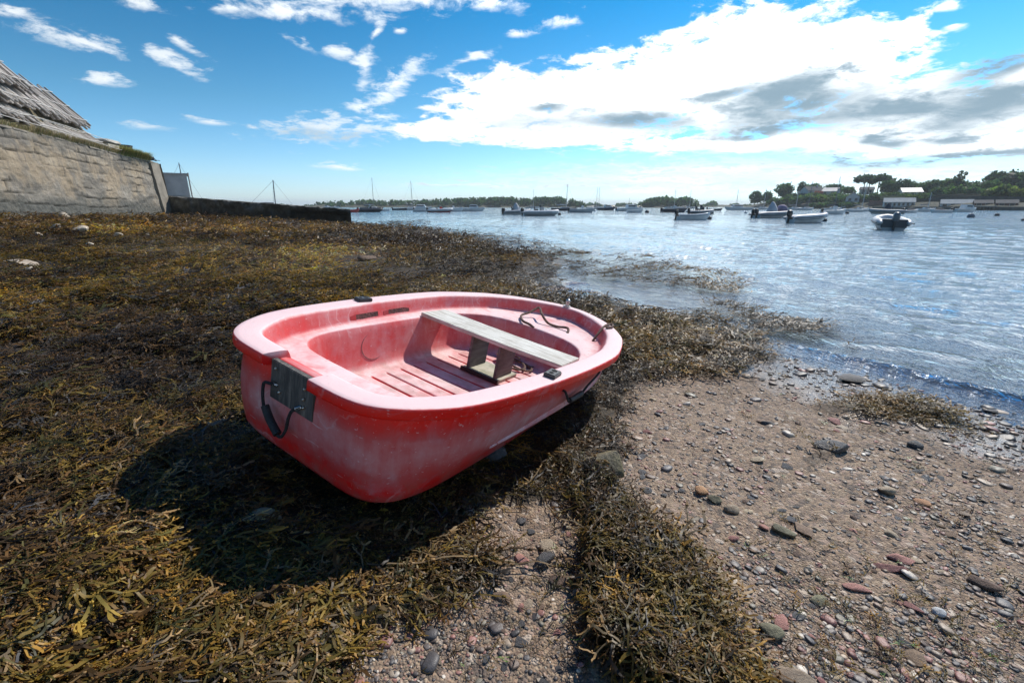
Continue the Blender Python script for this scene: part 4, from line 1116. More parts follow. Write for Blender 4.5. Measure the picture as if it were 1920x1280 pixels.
# leaning bundles of stakes
m, nt, b = new_mat('grey_stake_wood'); vec = nt.obj(); a = nt.attr('wv')
nz = nt.noise(vec, 9, 5, .65); c = nt.mix(nt.rng(nz, .35, .65), (.24, .205, .175), (.48, .43, .385)); c = nt.mix(nt.math('MULTIPLY', nt.rng(a, .3, 1), .8), nt.mix(nt.rng(a, .25, 0, 0, .6), c, (.10, .08, .06)), (.56, .52, .47))
nt.put(b.inputs['Base Color'], c); b.inputs['Roughness'].default_value = .9; M_STAKE = m
M_CORD = pmat('white_cord', (.68, .66, .62), .7, (.5, .48, .45), 10)
def bundle(Y0, Y1, inl, dz, L, ang, layers, label, seed):
    g = np.random.default_rng(seed); rt = empty('stake_bundle', on_wall((Y0 + Y1) / 2, inl, dz))
    inv = Matrix.Translation(-rt.location); mb = MB(); wv = []
    ax = WIN * math.cos(ang) + Vector((0, 0, math.sin(ang))); nr_ = OUTW * math.sin(ang) + Vector((0, 0, math.cos(ang)))
    n = int((Y1 - Y0) / WDIR.y / .115)
    for l in range(layers):
        for q in range(n):
            if g.random() < .12: continue
            Y = Y0 + (Y1 - Y0) * (q + .5 + .5 * (l % 2)) / n
            p = on_wall(Y, inl, dz) + nr_ * (l * .095 + g.normal(0, .018)) + ax * g.normal(0, .15) + WDIR * g.normal(0, .012)
            e = p + ax * (L + g.normal(0, .22)) + WDIR * g.normal(0, .05) + nr_ * g.normal(0, .03)
            k0 = len(mb.v); r = g.uniform(.042, .062); mid = (p + e) / 2 + nr_ * g.normal(0, .015)
            mb.tube([p, p.lerp(e, .02), mid, e], [r * .7, r, r * .96, r * .8], 6, inv); wv += [g.random()] * (len(mb.v) - k0)
    o = mb.build('stakes', M_STAKE, rt, sharp=50); at = o.data.attributes.new('wv', 'FLOAT', 'POINT'); at.data.foreach_set('value', np.array(wv, np.float32)); o['kind'] = 'stuff'
    for f in (.12, .5, .86):
        mb = MB(); pts = []
        for q in range(15):
            Y = Y0 - .05 + (Y1 - Y0 + .1) * q / 14
            pts.append(on_wall(Y, inl, dz) + nr_ * (layers * .095 + .015 + g.normal(0, .012)) + ax * (L * f + .35 * (f - .5) * (q / 14 - .5) + .12 * math.sin(q * .5)))
        mb.tube(pts, .022, 5, inv); mb.build('binding_cord', M_CORD, rt)
    tag(rt, label, 'stake bundle', 'leaning bundles of grey stakes on the sea wall'); return rt
A45 = R(47)
bundle(15.6, 21.4, 1.0, 2.5, 2.85, A45, 3, 'uppermost stake bundle nearest to the camera on the sea wall', 1)
bundle(21.7, 26.2, 1.0, 2.3, 2.8, A45, 3, 'high stake bundle with its far end against the blue netting', 2)
bundle(26.5, 30.3, .9, 1.3, 2.55, A45, 3, 'far stake bundle in the upper tier, beyond the blue netting', 3)
bundle(19.0, 26.3, .78, 1.4, 2.6, R(45), 3, 'stake bundle wedged between the upper and the lower tier', 7)
bundle(15.4, 20.6, .55, .62, 2.2, R(42), 3, 'lower stake bundle at the frame edge, under the uppermost one', 4)
bundle(20.8, 25.3, .55, .55, 2.2, R(42), 3, 'middle stake bundle of the lower tier above dry grass', 5)
bundle(25.5, 30.6, .5, .22, 1.7, R(40), 3, 'lower stake bundle reaching farthest along the wall', 6)
# loose cords hanging across the bundles
for n_, (ys, lbl) in enumerate((((16.5, 21.5, 26, 31.2), 'long white cord sagging across the stake bundles just above the grass'), ((17.5, 22, 27, 31.0), 'white cord slung across the middle of the stake bundles'))):
    pts = [on_wall(y, -.02 + .10 * math.sin(q * 2 + n_), .5 + .35 * n_ - .1 * q + .02) + OUTW * .12 for q, y in enumerate(ys)]
    mb = MB(); mb.tube(smooth_path(pts, 8), .018, 5); tag(mb.build('cord', M_CORD), lbl, 'cord')
M_NETB = pmat('blue_netting', (.03, .07, .13), .8, (.02, .03, .05), 8)
def tangle(name, c, s, n, r, mat, label, cat, seed, wd=None):
    g = np.random.default_rng(seed); mb = MB()
    for q in range(n):
        p = [Vector((g.normal(0, s[0] * .5), g.normal(0, s[1] * .5), abs(g.normal(0, s[2] * .5)))) for _ in range(5)]
        p = [WDIR * k.x + WIN * k.y + Vector((0, 0, k.z)) + c for k in p]
        mb.tube(smooth_path(p, 5), r, 4)
    return tag(mb.build(name, mat), label, cat)
tangle('net', on_wall(26.6, 2.75, 3.45), (1.5, .25, .22), 18, .03, M_NETB, 'scrap of dark blue netting caught on top of the stake bundles', 'net', 31)
tangle('net', on_wall(34.3, .5, .05), (1.2, .5, .32), 60, .035, pmat('black_netting', (.03, .028, .026), .9), 'heap of black netting on the wall top near its far end', 'net', 32)
tangle('wire', on_wall(35.6, .2, .12), (.8, .25, .30), 9, .022, M_NETB, 'twisted bluish wire curling over the far corner of the wall', 'wire', 33)
mb = MB(); p = on_wall(31.3, .8, 0); Mx = Matrix.Translation(p) @ Matrix.Rotation(math.atan2(WDIR.y, WDIR.x), 4, 'Z')
mb.box((0, 0, .30), (1.5, 1.2, .62), Mx, taper=.9); 
cb = mb.build('concrete_block', pmat('pale_concrete', (.42, .39, .33), .9, (.26, .24, .2), 2, .5, 12), bevel=.05); tag(cb, 'pale concrete block with a chipped slab on top at the end of the bundles', 'block')
mb = MB(); mb.box((0.03, 0, .73), (1.6, 1.3, .2), Mx, taper=.86); mb.build('slab', pmat('slab_concrete', (.48, .45, .39), .9, (.30, .28, .24), 2.5, .5, 12), cb, bevel=.04)
mb = MB(); p = on_wall(32.9, .6, 0); n = 18
rg = [[p + Vector((math.cos(2 * math.pi * k / n) * r_, math.sin(2 * math.pi * k / n) * r_, z)) for k in range(n)] for r_, z in ((.5, 0), (.56, .55), (.6, .68), (.62, .74), (.54, .74), (.5, .6), (.46, .2))]
mb.loft(rg); tag(mb.build('tub', pmat('dark_tub', (.035, .033, .032), .6, (.02, .02, .02), 6)), 'round black tub standing on the wall beyond the concrete block', 'tub')
for q, (Yq, sz, lb) in enumerate(((33.6, .5, 'squared grey stone on the wall just beyond the black tub'), (34.0, .45, 'lower grey stone on the wall between tub and black netting'))):
    o = put_stone('stone', proto_with('buff', 900 + q, 2, .7, .95), None, on_wall(Yq, .45, 0), sz * 1.3, 1 + q, lb, 'stone', sink=.1)
# dry grass along the wall top
def grass(name, spots, label, seed, colr):
    g = np.random.default_rng(seed); VV = []; FF = []; CC = []; n = 0
    for (Y0, Y1, inl, hmin, hmax, cnt, hang) in spots:
        for q in range(cnt):
            Y = g.uniform(Y0, Y1); p = np.array(on_wall(Y, inl + abs(g.normal(0, .18)), -.06)); h = g.uniform(hmin, hmax)
            lean = np.array(OUTW) * g.normal(hang, .3) + np.array(WDIR) * g.normal(0.1, .35); w = np.array(WDIR) * .016
            pts = [p, p + lean * h * .35 + [0, 0, h * .7], p + lean * h * 1.0 + [0, 0, h * (.95 - .55 * hang)]]
            v = [pts[0] - w, pts[0] + w, pts[1] - w * .8, pts[1] + w * .8, pts[2] - w * .15, pts[2] + w * .15]
            VV += v; FF += [(n, n + 1, n + 3, n + 2), (n + 2, n + 3, n + 5, n + 4)]; n += 6
            c = np.array(colr[g.integers(len(colr))]) * math.exp(g.normal(0, .25)); CC += [c] * 6
    return tag(mesh_np(name, np.array(VV), np.array(FF), M_WEED2, cols=np.array(CC)), kind='stuff', label=label)
m, nt, b = new_mat('dry_grass_blades'); a = nt.new('ShaderNodeAttribute', attribute_name='col'); nt.l.new(a.outputs['Color'], b.inputs['Base Color']); b.inputs['Roughness'].default_value = .8; M_WEED2 = m
tl = nt.new('ShaderNodeBsdfTranslucent'); nt.l.new(a.outputs['Color'], tl.inputs[0]); ms = nt.new('ShaderNodeMixShader'); ms.inputs[0].default_value = .5; nt.l.new(b.outputs[0], ms.inputs[1]); nt.l.new(tl.outputs[0], ms.inputs[2]); nt.l.new(ms.outputs[0], nt.n['Material Output'].inputs['Surface'])
GC = [(.72, .60, .36), (.58, .48, .25), (.36, .38, .14), (.80, .70, .46)]
GG = [(.32, .42, .11), (.50, .50, .19), (.70, .60, .30)]
grass('grass', [(15, 24, .05, .15, .45, 1500, .35), (24, 31.5, .0, .25, .6, 1300, .5)], 'dry grass fringe under the stake bundles', 61, GC)
grass('grass', [(19.0, 21.2, .0, .2, .55, 300, .3), (31.3, 35.0, -.02, .35, .9, 1300, .75)], 'greener grass hanging over the wall beyond the bundles', 62, GG)

# ------------------------------------------------------------------ white shed and the jetty
sh = empty('shed', PT(330, 368, 38.0)); s0, s1 = PT(286, 368, 38), PT(357, 368, 38); zt = PT(330, 331, 38).z; zb_ = 1.2
th = math.atan2(-s1.x, 38) ; fx = Vector((math.cos(th), math.sin(th), 0)); wx_ = 4.4; fn_ = Vector((-math.sin(th), math.cos(th), 0)); cc = Vector((s1.x, 38, 0)) - fx * wx_ / 2 + fn_ * 1.5; sh.rotation_euler = (0, 0, th); sh.location = (cc.x, cc.y, zb_); H = (zt - zb_) * 1.06
M_WHITE = pmat('chalky_white_paint', (.60, .59, .58), .7, (.46, .46, .46), 1.2, .2, 10)
mb = MB(); mb.box((0, 0, H / 2), (wx_, 3.0, H)); mb.build('wall', M_WHITE, sh, bevel=.02)
mb = MB(); mb.box((0, 0, H + .05), (wx_ + .16, 3.16, .10)); mb.build('roof', pmat('pale_roof_edge', (.62, .62, .62), .7), sh, bevel=.015)
mb = MB(); mb.box((0, -1.53, H * .36), (wx_ + .02, .06, .07)); mb.build('ledge', M_WHITE, sh)
mb = MB(); mb.tube([(wx_ / 2 + .12, -1.5, 0), (wx_ / 2 + .12, -1.5, H + .14)], .05, 6); mb.build('corner_post', pmat('grey_post', (.35, .35, .34), .6), sh)
tag(sh, 'small white flat-roofed shed behind the end of the sea wall', 'shed')
m, nt, b = new_mat('dark_jetty_stone'); P = nt.pos(); n1 = nt.noise(P, 1.1, 6, .65); n2 = nt.noise(P, 6, 5, .7)
c = nt.ramp(n1, [(.32, (.04, .038, .032)), (.52, (.12, .116, .098)), (.7, (.24, .23, .195))]); c = nt.mix(nt.math('MULTIPLY', nt.rng(n2, .48, .62), .5), c, (.04, .04, .034))
sz = nt.new('ShaderNodeSeparateXYZ'); nt.l.new(P, sz.inputs[0]); alg = nt.rng(nt.math('ADD', sz.outputs[2], nt.math('MULTIPLY', n1, .5)), 1.7, 1.0)
c = nt.mix(nt.math('MULTIPLY', alg, .85), c, (.022, .022, .015)); nt.put(b.inputs['Base Color'], c); b.inputs['Roughness'].default_value = .8
nt.put(b.inputs['Normal'], nt.bump(n2, .8, .05)); M_JET = m
Aj = PT(300, 366, 36.4); Ej = PT(657, 393, 30.5)
rg = []; ns = 150
for q in range(ns + 1):
    f = q / ns; c0 = Aj.lerp(Ej, f); ztop = Aj.z + (Ej.z - Aj.z) * f ** .92; bk = Vector((-.36, 1, 0)).normalized(); W_ = 3.0
    ring_ = []; nh = 12
    hol = sstep(.70, .74, f) * (1.0 if f < .985 else .3)
    for h in range(nh + 1):
        hh = h / nh; z = -.25 + (ztop + .25) * hh
        nn = float(fbm(np.array([f * 34.0]), np.array([z * 3.0]), 4, 741)[0] - .5) * .8 + float(fbm(np.array([f * 120.0]), np.array([z * 9.0]), 2, 743)[0] - .5) * .14
        dent = -.75 * hol * float(sstep(.86, .74, np.array(hh)))
        ring_.append(c0 * 1 + bk * (-nn - dent - (1 - hh) * .1) + Vector((0, 0, z - c0.z)))
    ring_[-1].z += float(fbm(np.array([f * 60.0]), np.array([1.0]), 3, 747)[0] - .5) * .16; ring_.append(c0 + bk * W_ + Vector((0, 0, ztop - c0.z + .02))); ring_.append(c0 + bk * (W_ + .1) + Vector((0, 0, -.25 - c0.z)))
    if q == ns:
        pass
    rg.append(ring_)
mb = MB(); mb.loft(rg); tag(mb.build('jetty', M_JET, sharp=70), 'long low dark stone jetty sloping down from the sea wall into the water', 'jetty')

# ------------------------------------------------------------------ boats on the bay
M_GEL = pmat('white_gelcoat', (.72, .73, .73), .35, (.58, .60, .62), 1.5)
M_GELD = pmat('grey_gelcoat', (.42, .45, .47), .4, (.32, .35, .38), 1.5)
M_NAVY = pmat('navy_gelcoat', (.025, .035, .06), .35, (.015, .02, .035), 2)
M_PVC = pmat('grey_inflatable_tube', (.36, .39, .42), .5, (.27, .30, .33), 2)
M_PVCD = pmat('dark_inflatable_tube', (.045, .05, .06), .5, (.03, .033, .04), 2)
M_PVCW = pmat('white_inflatable_tube', (.62, .64, .66), .5, (.48, .5, .53), 2)
M_ENG = pmat('black_engine', (.018, .02, .024), .35, (.012, .013, .016), 4)
M_ENGG = pmat('grey_engine', (.16, .18, .20), .35, (.12, .13, .15), 4)
M_DECK = pmat('deck_dark', (.10, .11, .12), .7, (.07, .08, .09), 4)
M_GLAS = pmat('tinted_glass', (.02, .03, .04), .1, (.015, .02, .03), 3)
M_COV = pmat('pale_boat_cover', (.50, .52, .54), .8, (.36, .38, .41), 2, .5, 5)
M_COVD = pmat('dark_boat_cover', (.05, .06, .085), .8, (.03, .035, .05), 2, .5, 5)
M_PURP = pmat('purple_grey_cover', (.25, .22, .32), .8, (.18, .16, .24), 2)
M_REDB = pmat('red_hull_paint', (.45, .04, .035), .45, (.30, .03, .03), 3)
M_MAST = pmat('grey_mast', (.20, .22, .24), .45, (.14, .15, .17), 3)
M_MASTW = pmat('white_mast', (.62, .63, .64), .45)
def hull_mb(L, B, H, sheer=.25, deck=.18, fine=2.4):
    rg = []
    for q in range(15):
        f = q / 14; x = -L / 2 + L * f; t = max(0, (f - .38) / .62)
        b_ = B / 2 * (1 - t ** fine) * (.86 + .14 * min(1, f / .35)) + .01; zg = H + sheer * t ** 2
        k = -.18 * (1 - t ** 3) + (zg * .5) * max(0, (f - .93) / .07) ** 2
        x2 = x - (.10 * L * t ** 6)
        rg.append([(x, -b_, zg), (x, -b_ * .97, zg * .55), (x2, -b_ * .78, .02), (x2, 0, k), (x2, b_ * .78, .02), (x, b_ * .97, zg * .55), (x, b_, zg), (x, b_ * .84, zg + .02), (x, b_ * .80, zg - deck), (x, -b_ * .80, zg - deck), (x, -b_ * .84, zg + .02)])
    return MB().loft(rg)
def engine(rt, x, y, s=1.0, mat=None, tilt=0.0):
    s *= .72; M = Matrix.Translation((x, y, .5)) @ Matrix.Rotation(tilt, 4, 'Y')
    mb = MB(); rg = []
    for z, a, c in ((.0, .20, .14), (.12, .27, .19), (.34, .29, .20), (.50, .24, .17), (.56, .14, .10)):
        rg.append([Vector((math.cos(2 * math.pi * k / 10) * a * s - .05 * s, math.sin(2 * math.pi * k / 10) * c * s, z * s)) for k in range(10)])
    mb.loft(rg, M=M); e = mb.build('outboard', mat or M_ENG, rt, sharp=50)
    mb = MB(); mb.box((-.03 * s, 0, -.32 * s), (.20 * s, .11 * s, .66 * s), M); mb.box((-.06 * s, 0, -.72 * s), (.34 * s, .10 * s, .14 * s), M); mb.box((.18 * s, 0, -.1 * s), (.28 * s, .22 * s, .2 * s), M); mb.build('engine_leg', M_ENG, e, bevel=.01)
def rib(L, B, tube=M_PVC, hullm=M_GEL, eng=M_ENG, two=False, console=True, cover=None, arch=False, purple=False, seat=True):
    rt = empty('inflatable_boat'); r = .095 * B + .05; hw = B / 2 - r; zc = .42
    o = hull_mb(L * .93, B * .82, .38, .18, .05); o.build('hull', hullm, rt, sharp=40)
    mb = MB(); pts = []; rad = []
    n = 30
    for q in range(n + 1):
        f = q / n; a = abs(f - .5) * 2                                   # 1 at stern ends, 0 at the bow
        x = L / 2 - r - (L - .1) * (a ** 1.55 if a < .45 else a ** 1.55)
        y = hw * min(1.0, (a / .42) ** .62) if a > 0 else 0
        pts.append((x, math.copysign(y, f - .5) if abs(f - .5) > 1e-6 else 0, zc + .20 * (1 - a) ** 2)); rad.append(r * (.30 if q in (0, n) else .8 if q in (1, n - 1) else 1))
    mb.tube(pts, rad, 12); t = mb.build('tube', tube, rt)
    mb = MB()
    mb.tube([(p[0], p[1] + math.copysign(r * .98, p[1]) * (1 if abs(p[1]) > hw * .8 else .0) , p[2] - .02) for p in pts if p[1] > hw * .8], .03, 5)
    mb.tube([(p[0], p[1] - r * .98, p[2] - .02) for p in pts if p[1] < -hw * .8], .03, 5); mb.build('rubbing_strip', M_DECK, t)
    for y in ((-.28, .28) if two else (0,)): engine(rt, -L / 2 + .0, y, 1.15, eng, R(RNG.uniform(-6, 20)))
    if console:
        mb = MB(); mb.box((.1, 0, .75), (.55, .7, .75), taper=.8); k = mb.build('console', hullm, rt, bevel=.05)
        mb = MB(); mb.box((.22, 0, 1.26), (.06, .6, .34), Matrix.Rotation(-.25, 4, 'Y')); mb.build('windscreen', M_GLAS, k, bevel=.01)
    if seat:
        mb = MB(); mb.box((-.65, 0, .62), (.5, .55, .5)); mb.box((-.88, 0, 1.0), (.1, .5, .35)); mb.build('seat', M_DECK, rt, bevel=.05)
    if arch:
        mb = MB(); xa = -L / 2 + .75
        for s in (-1, 1): mb.tube([(xa, s * hw, .5), (xa - .2, s * hw * .9, 1.7), (xa - .25, s * hw * .5, 2.0), (xa - .25, 0, 2.02)], .035, 6)
        for s in (-1, 1): mb.tube([(xa + .5, s * hw, .5), (xa - .2, s * hw * .9, 1.6)], .03, 6)
        mb.ell((xa - .25, 0, 2.15), (.14, .14, .09)); mb.build('radar_arch', M_ENG, rt)
    if cover is not None:
        mb = MB(); rg = []
        for z, a, c in ((.5, .62, .55), (.9, .55, .48), (1.3, .36, .3), (1.62, .16, .13), (1.72, .05, .05)):
            rg.append([(-.2 + math.cos(2 * math.pi * k / 14) * a * (1 + .08 * math.sin(k * 3.1)), math.sin(2 * math.pi * k / 14) * c, z) for k in range(14)])
        mb.loft(rg); mb.build('cover', cover, rt, sharp=60)
    if purple:
        mb = MB(); mb.ell((1.0, 0, .95), (.55, .5, .45), 12, 8); mb.box((1.0, 0, .65), (.95, .9, .4)); mb.build('seat_cover', M_PURP, rt)
    return rt
def motorboat(L, B, hullm=M_GEL, cabin=True, eng=True, shield=False, stripe=None, fly=False, mast=False):
    rt = empty('motorboat'); H = .14 * L ** .6 + .32
    h = hull_mb(L, B, H, .28, .12).build('hull', hullm, rt, sharp=40)
    if stripe:
        mb = MB(); 
        for s in (-1, 1):
            pts = []
            for q in range(11):
                f = q / 10 * .9; x = -L / 2 + L * f; t = max(0, (f - .38) / .62); pts.append((x, s * (B / 2 * (1 - t ** 2.4) * (.86 + .14 * min(1, f / .35)) + .012), H * .82 + .28 * t * t))
            mb.tube(pts, .045, 5)
        mb.build('stripe', stripe, h)
    if cabin:
        mb = MB(); x0, x1 = -.12 * L, .26 * L; w = B * .36; rg = []
        for z, e in ((H - .1, 0), (H + .35, .10), (H + .75, .34), (H + .82, .40)):
            rg.append([(x0 + e * .25, -w * (1 - e * .3), z), (x1 - e * 1.3, -w * (1 - e * .4), z), (x1 - e * 1.3, w * (1 - e * .4), z), (x0 + e * .25, w * (1 - e * .3), z)])
        mb.loft(rg); c = mb.build('cabin', M_GEL, rt, bevel=.03)
        for s in (-1, 1):
            mb = MB(); mb.add([(x0 + .12, s * w * .985, H + .36), (x1 - .42, s * w * .97, H + .36), (x1 - .60, s * w * .93, H + .66), (x0 + .16, s * w * .935, H + .66)], [(0, 1, 2, 3)]); mb.build('window', M_GLAS, c)
        mb = MB(); e0, e1 = .14, .33; mb.add([(x1 - e0 * 1.3 + .012, -w * .85, H + .40), (x1 - e0 * 1.3 + .012, w * .85, H + .40), (x1 - e1 * 1.3 + .03, w * .8, H + .70), (x1 - e1 * 1.3 + .03, -w * .8, H + .70)], [(0, 1, 2, 3)]); mb.build('windscreen', M_GLAS, c)
    if shield:
        mb = MB(); mb.box((.02 * L, 0, H + .25), (.5, .62, .75), taper=.8); k = mb.build('console', M_GEL, rt, bevel=.04)
        mb = MB(); mb.box((.02 * L + .15, 0, H + .75), (.05, .6, .36), Matrix.Rotation(0, 4, 'Y')); mb.build('windscreen', M_GLAS, k)
    mb = MB()
    for s in (-1, 1):
        mb.tube([(.10 * L, s * B * .40, H + .02), (.12 * L, s * B * .39, H + .38), (.34 * L, s * B * .22, H + .5), (.46 * L, s * .05, H + .58)], .018, 5)
        mb.tube([(.32 * L, s * B * .24, H + .1), (.32 * L, s * B * .24, H + .5)], .016, 5)
    mb.build('rail', M_STEEL, rt)
    if eng: engine(rt, -L / 2 - .12, 0, 1.05, M_ENG, R(10))
    if mast:
        mb = MB(); mb.tube([(-.02 * L, 0, H + .8), (-.03 * L, 0, H + 2.4)], .03, 5); mb.tube([(-.02 * L, .15, H + .8), (-.05 * L, .2, H + 1.9)], .015, 4); mb.build('aerial', M_MAST, rt)
    return rt
def skiff(L, B, hullm=M_GEL, eng=True, stripe=None, inner=M_DECK, hump=False):
    rt = empty('skiff'); H = .5
    hull_mb(L, B, H, .22, .2).build('hull', hullm, rt, sharp=40)
    mb = MB(); mb.box((-.18 * L, 0, H - .06), (.28, B * .78, .06)); mb.build('seat', inner, rt, bevel=.01)
    mb = MB(); mb.box((.12 * L, 0, H - .04), (.28, B * .74, .06)); mb.build('seat', inner, rt, bevel=.01)
    if hump:
        mb = MB(); mb.ell((.05 * L, 0, H + .05), (.24 * L, B * .34, .34), 12, 8); mb.build('cover', M_COVD, rt)
    if eng: engine(rt, -L / 2 - .1, 0, 1.0, M_ENG, R(8))
    if stripe:
        mb = MB()
        for s in (-1, 1): mb.tube([(-L / 2 + L * q / 10, s * (B / 2 * (1 - max(0, (q / 10 - .38) / .62) ** 2.4) * (.86 + .14 * min(1, q / 3.5)) + .012), .40 + .2 * max(0, (q / 10 - .38) / .62) ** 2) for q in range(10)], .05, 5)
        mb.build('stripe', stripe, rt)
    return rt
def sailboat(L, hm, hullm=M_GEL, mastm=M_MAST, bare=False):
    rt = empty('sailing_boat'); B = L * .32; H = .62
    hull_mb(L, B, H, .25, .03, 2.0).build('hull', hullm, rt, sharp=40)
    mb = MB(); mb.box((.05 * L, 0, H + .16), (L * .38, B * .5, .34), taper=.8); c = mb.build('cabin', M_GEL, rt, bevel=.05)
    for s in (-1, 1):
        mb = MB(); mb.add([(-.08 * L, s * B * .238, H + .12), (.16 * L, s * B * .238, H + .12), (.16 * L, s * B * .222, H + .24), (-.08 * L, s * B * .222, H + .24)], [(0, 1, 2, 3)]); mb.build('window', M_GLAS, c)
    mb = MB(); mb.tube([(.1 * L, 0, H), (.1 * L, 0, H + hm)], [.075, .055], 8); k = mb.build('mast', mastm, rt)
    mb = MB(); mb.tube([(.095 * L, -.45, H + hm * .62), (.1 * L, 0, H + hm * .63), (.095 * L, .45, H + hm * .62)], .025, 5); mb.build('spreader', mastm, k)
    mb = MB(); mb.tube([(.1 * L, 0, H + .85), (-.32 * L, 0, H + .8)], .06, 6); mb.build('boom', mastm, rt)
    mb = MB(); mb.tube([(.07 * L, 0, H + .98), (-.1 * L, 0, H + .95), (-.3 * L, 0, H + .9)], [.09, .13, .06], 7); mb.build('furled_sail', M_COVD if hullm is M_GEL else M_COV, rt)
    mb = MB()
    for p in ((L * .49, 0, H + .2), (-L * .48, 0, H), (.08 * L, B * .46, H), (.08 * L, -B * .46, H)): mb.tube([p, (.1 * L, 0, H + hm * .98)], .014, 4)
    mb.build('stays', M_MAST, rt)
    return rt
def pxl(px, Y): return px / FPX * Y * 1.04
def moor(rt, u, v, rz, label, cat='boat', dY=None):
    p = PZ(u, v, 0.0) if dY is None else PT(u, v, dY); rt.location = (p.x, p.y, 0.0 - .02); rt.rotation_euler = (R(RNG.uniform(-2, 2)), R(RNG.uniform(-1, 1)), R(rz)); return tag(rt, label, cat)
def Yv(v): return PZ(960, v, 0).y
def B_(kind, u, v, px, rz, label, **kw):
    Y = Yv(v); L = pxl(px, Y) / max(.5, abs(math.cos(R(rz))))
    if kind == 'sail':
        top = kw.pop('top'); hm = PT(u, top, Y).z - .62; rt = sailboat(max(L, 4.5), hm, **kw)
    elif kind == 'rib': rt = rib(L, min(2.6, max(1.5, L * .42)), **kw)
    elif kind == 'motor': rt = motorboat(L, min(2.7, L * .40), **kw)
    else: rt = skiff(L, min(2.2, L * .40), **kw)
    return moor(rt, u, v, rz, label)
B_('skiff', 661, 398, 22, 12, 'red dinghy half hidden by the end of the jetty', hullm=M_REDB, eng=False)
B_('sail', 697, 393, 38, 10, 'dark sailing boat with the tall mast nearest the jetty end', top=333, hullm=M_NAVY)
B_('rib', 695, 397.5, 42, 8, 'dark inflatable moored just off the jetty end', tube=M_PVCD, hullm=M_NAVY)
B_('skiff', 722, 396, 16, 20, 'tiny white skiff behind the dark inflatable off the jetty end', eng=False)
B_('skiff', 753, 394, 30, 6, 'low dark skiff left of the sailing boat with one stay', hullm=M_NAVY)
B_('sail', 770, 393, 36, -8, 'white sailing boat with its mast above the cabin cruiser', top=339)
B_('motor', 787, 394, 42, 5, 'white cabin cruiser moored under a leaning mast', eng=False)
B_('skiff', 796, 397, 36, -4, 'low white skiff in front of the white cabin cruiser')
B_('rib', 826, 398, 44, 5, 'pale inflatable with a reddish bow among white boats', tube=M_PVCW, hullm=M_REDB)
B_('motor', 850, 396.5, 34, 12, 'white open motorboat behind the reddish inflatable', cabin=False, shield=True)
B_('motor', 886, 396, 42, 4, 'white cabin boat with an aerial, alone before the wooded island', mast=True)
B_('rib', 970, 402, 48, 18, 'twin engined grey inflatable, behind a bigger pale one', two=True, cover=M_COV)
B_('rib', 1014, 404.5, 64, 8, 'big pale inflatable with a dark console, bow up, before the wooded island', tube=M_PVCW, hullm=M_GELD, seat=True)
B_('sail', 998, 391, 24, 0, 'far sailing boat whose thin mast rises behind the inflatables', top=354, mastm=M_MASTW)
B_('sail', 1057, 395, 44, 0, 'dark hulled sailing boat with the tallest mast before the wooded island', top=345, hullm=M_NAVY, mastm=M_MASTW)
B_('motor', 1091, 398.5, 44, 4, 'cream open motorboat with a black outboard, just past the wooded island', cabin=False, shield=True, hullm=M_GELD)
B_('sail', 1115, 392, 30, 5, 'far sailing boat, the first of two masts side by side', top=351, mastm=M_MASTW)
B_('sail', 1120, 391.5, 24, -6, 'far sailing boat, the second of two masts side by side', top=351, mastm=M_MASTW)
B_('motor', 1137, 394, 32, 6, 'dark hulled motorboat below the two side by side masts', hullm=M_NAVY, eng=False)
B_('motor', 1180, 396, 46, 8, 'white cabin boat with a low skiff lying in front of it', mast=True)
B_('skiff', 1190, 399, 27, -3, 'low white skiff lying in front of a white cabin boat', eng=False)
B_('sail', 1261, 391, 26, 5, 'far sailing boat with one mast before the second wood', top=355, mastm=M_MASTW)
B_('sail', 1290, 391, 26, -5, 'far sailing boat, tallest mast before the second wood', top=356, mastm=M_MASTW)
B_('motor', 1264, 398, 44, 3, 'dark sided motorboat with a canopy frame behind the white skiff', cabin=False, shield=True, hullm=M_NAVY)
B_('rib', 1314, 402, 46, 10, 'inflatable with a black arch over its stern, behind a white skiff', tube=M_PVC, arch=True, hullm=M_NAVY)
B_('skiff', 1300, 412, 58, 4, 'white skiff with a dark outboard in front of the arched inflatable', stripe=M_GELD)
B_('skiff', 1340, 395, 26, 0, 'dark low boat beyond the arched inflatable', hullm=M_NAVY)
B_('motor', 1384, 394, 46, 176, 'long white motor yacht far out before the headland tip', eng=False)
B_('sail', 1377, 392, 26, 0, 'far sailing boat behind the long white motor yacht', top=355, mastm=M_MASTW)
B_('sail', 1428, 393, 28, 0, 'sailing boat moored before the round tree on the headland tip', top=354, mastm=M_MASTW)
B_('rib', 1449, 408.5, 72, 12, 'grey inflatable with a cone shaped pale cover and a purple one', tube=M_PVC, cover=M_COV, purple=True, two=True, console=False, seat=False)
B_('rib', 1513, 418, 70, 8, 'white striped inflatable with one black outboard, in front of the covered one', tube=M_PVCW, hullm=M_GEL, console=False, seat=False)
B_('sail', 1488, 394, 28, 0, 'small sailing boat behind the white striped inflatable', top=357, mastm=M_MASTW)
B_('sail', 1511, 394, 28, 8, 'sailing boat with the mast in front of the twin headland trees', top=339, mastm=M_MAST)
B_('motor', 1563, 402, 42, 6, 'white open motorboat with a high console below the white house', cabin=False, shield=True)
B_('sail', 1560, 395, 30, -6, 'sailing boat with the highest mast before the headland houses', top=331, mastm=M_MAST)
B_('skiff', 1597, 397.5, 30, 170, 'white skiff under the white gabled house', eng=False)
B_('skiff', 1623, 396.5, 24, 10, 'small white skiff before the brick wall', eng=False)
B_('sail', 1611, 396, 28, 0, 'sailing boat in front of the umbrella pines', top=343, mastm=M_MASTW)
B_('rib', 1660, 401, 54, 170, 'inflatable under a dark cover before the long white building', tube=M_PVC, cover=M_COVD, console=False)
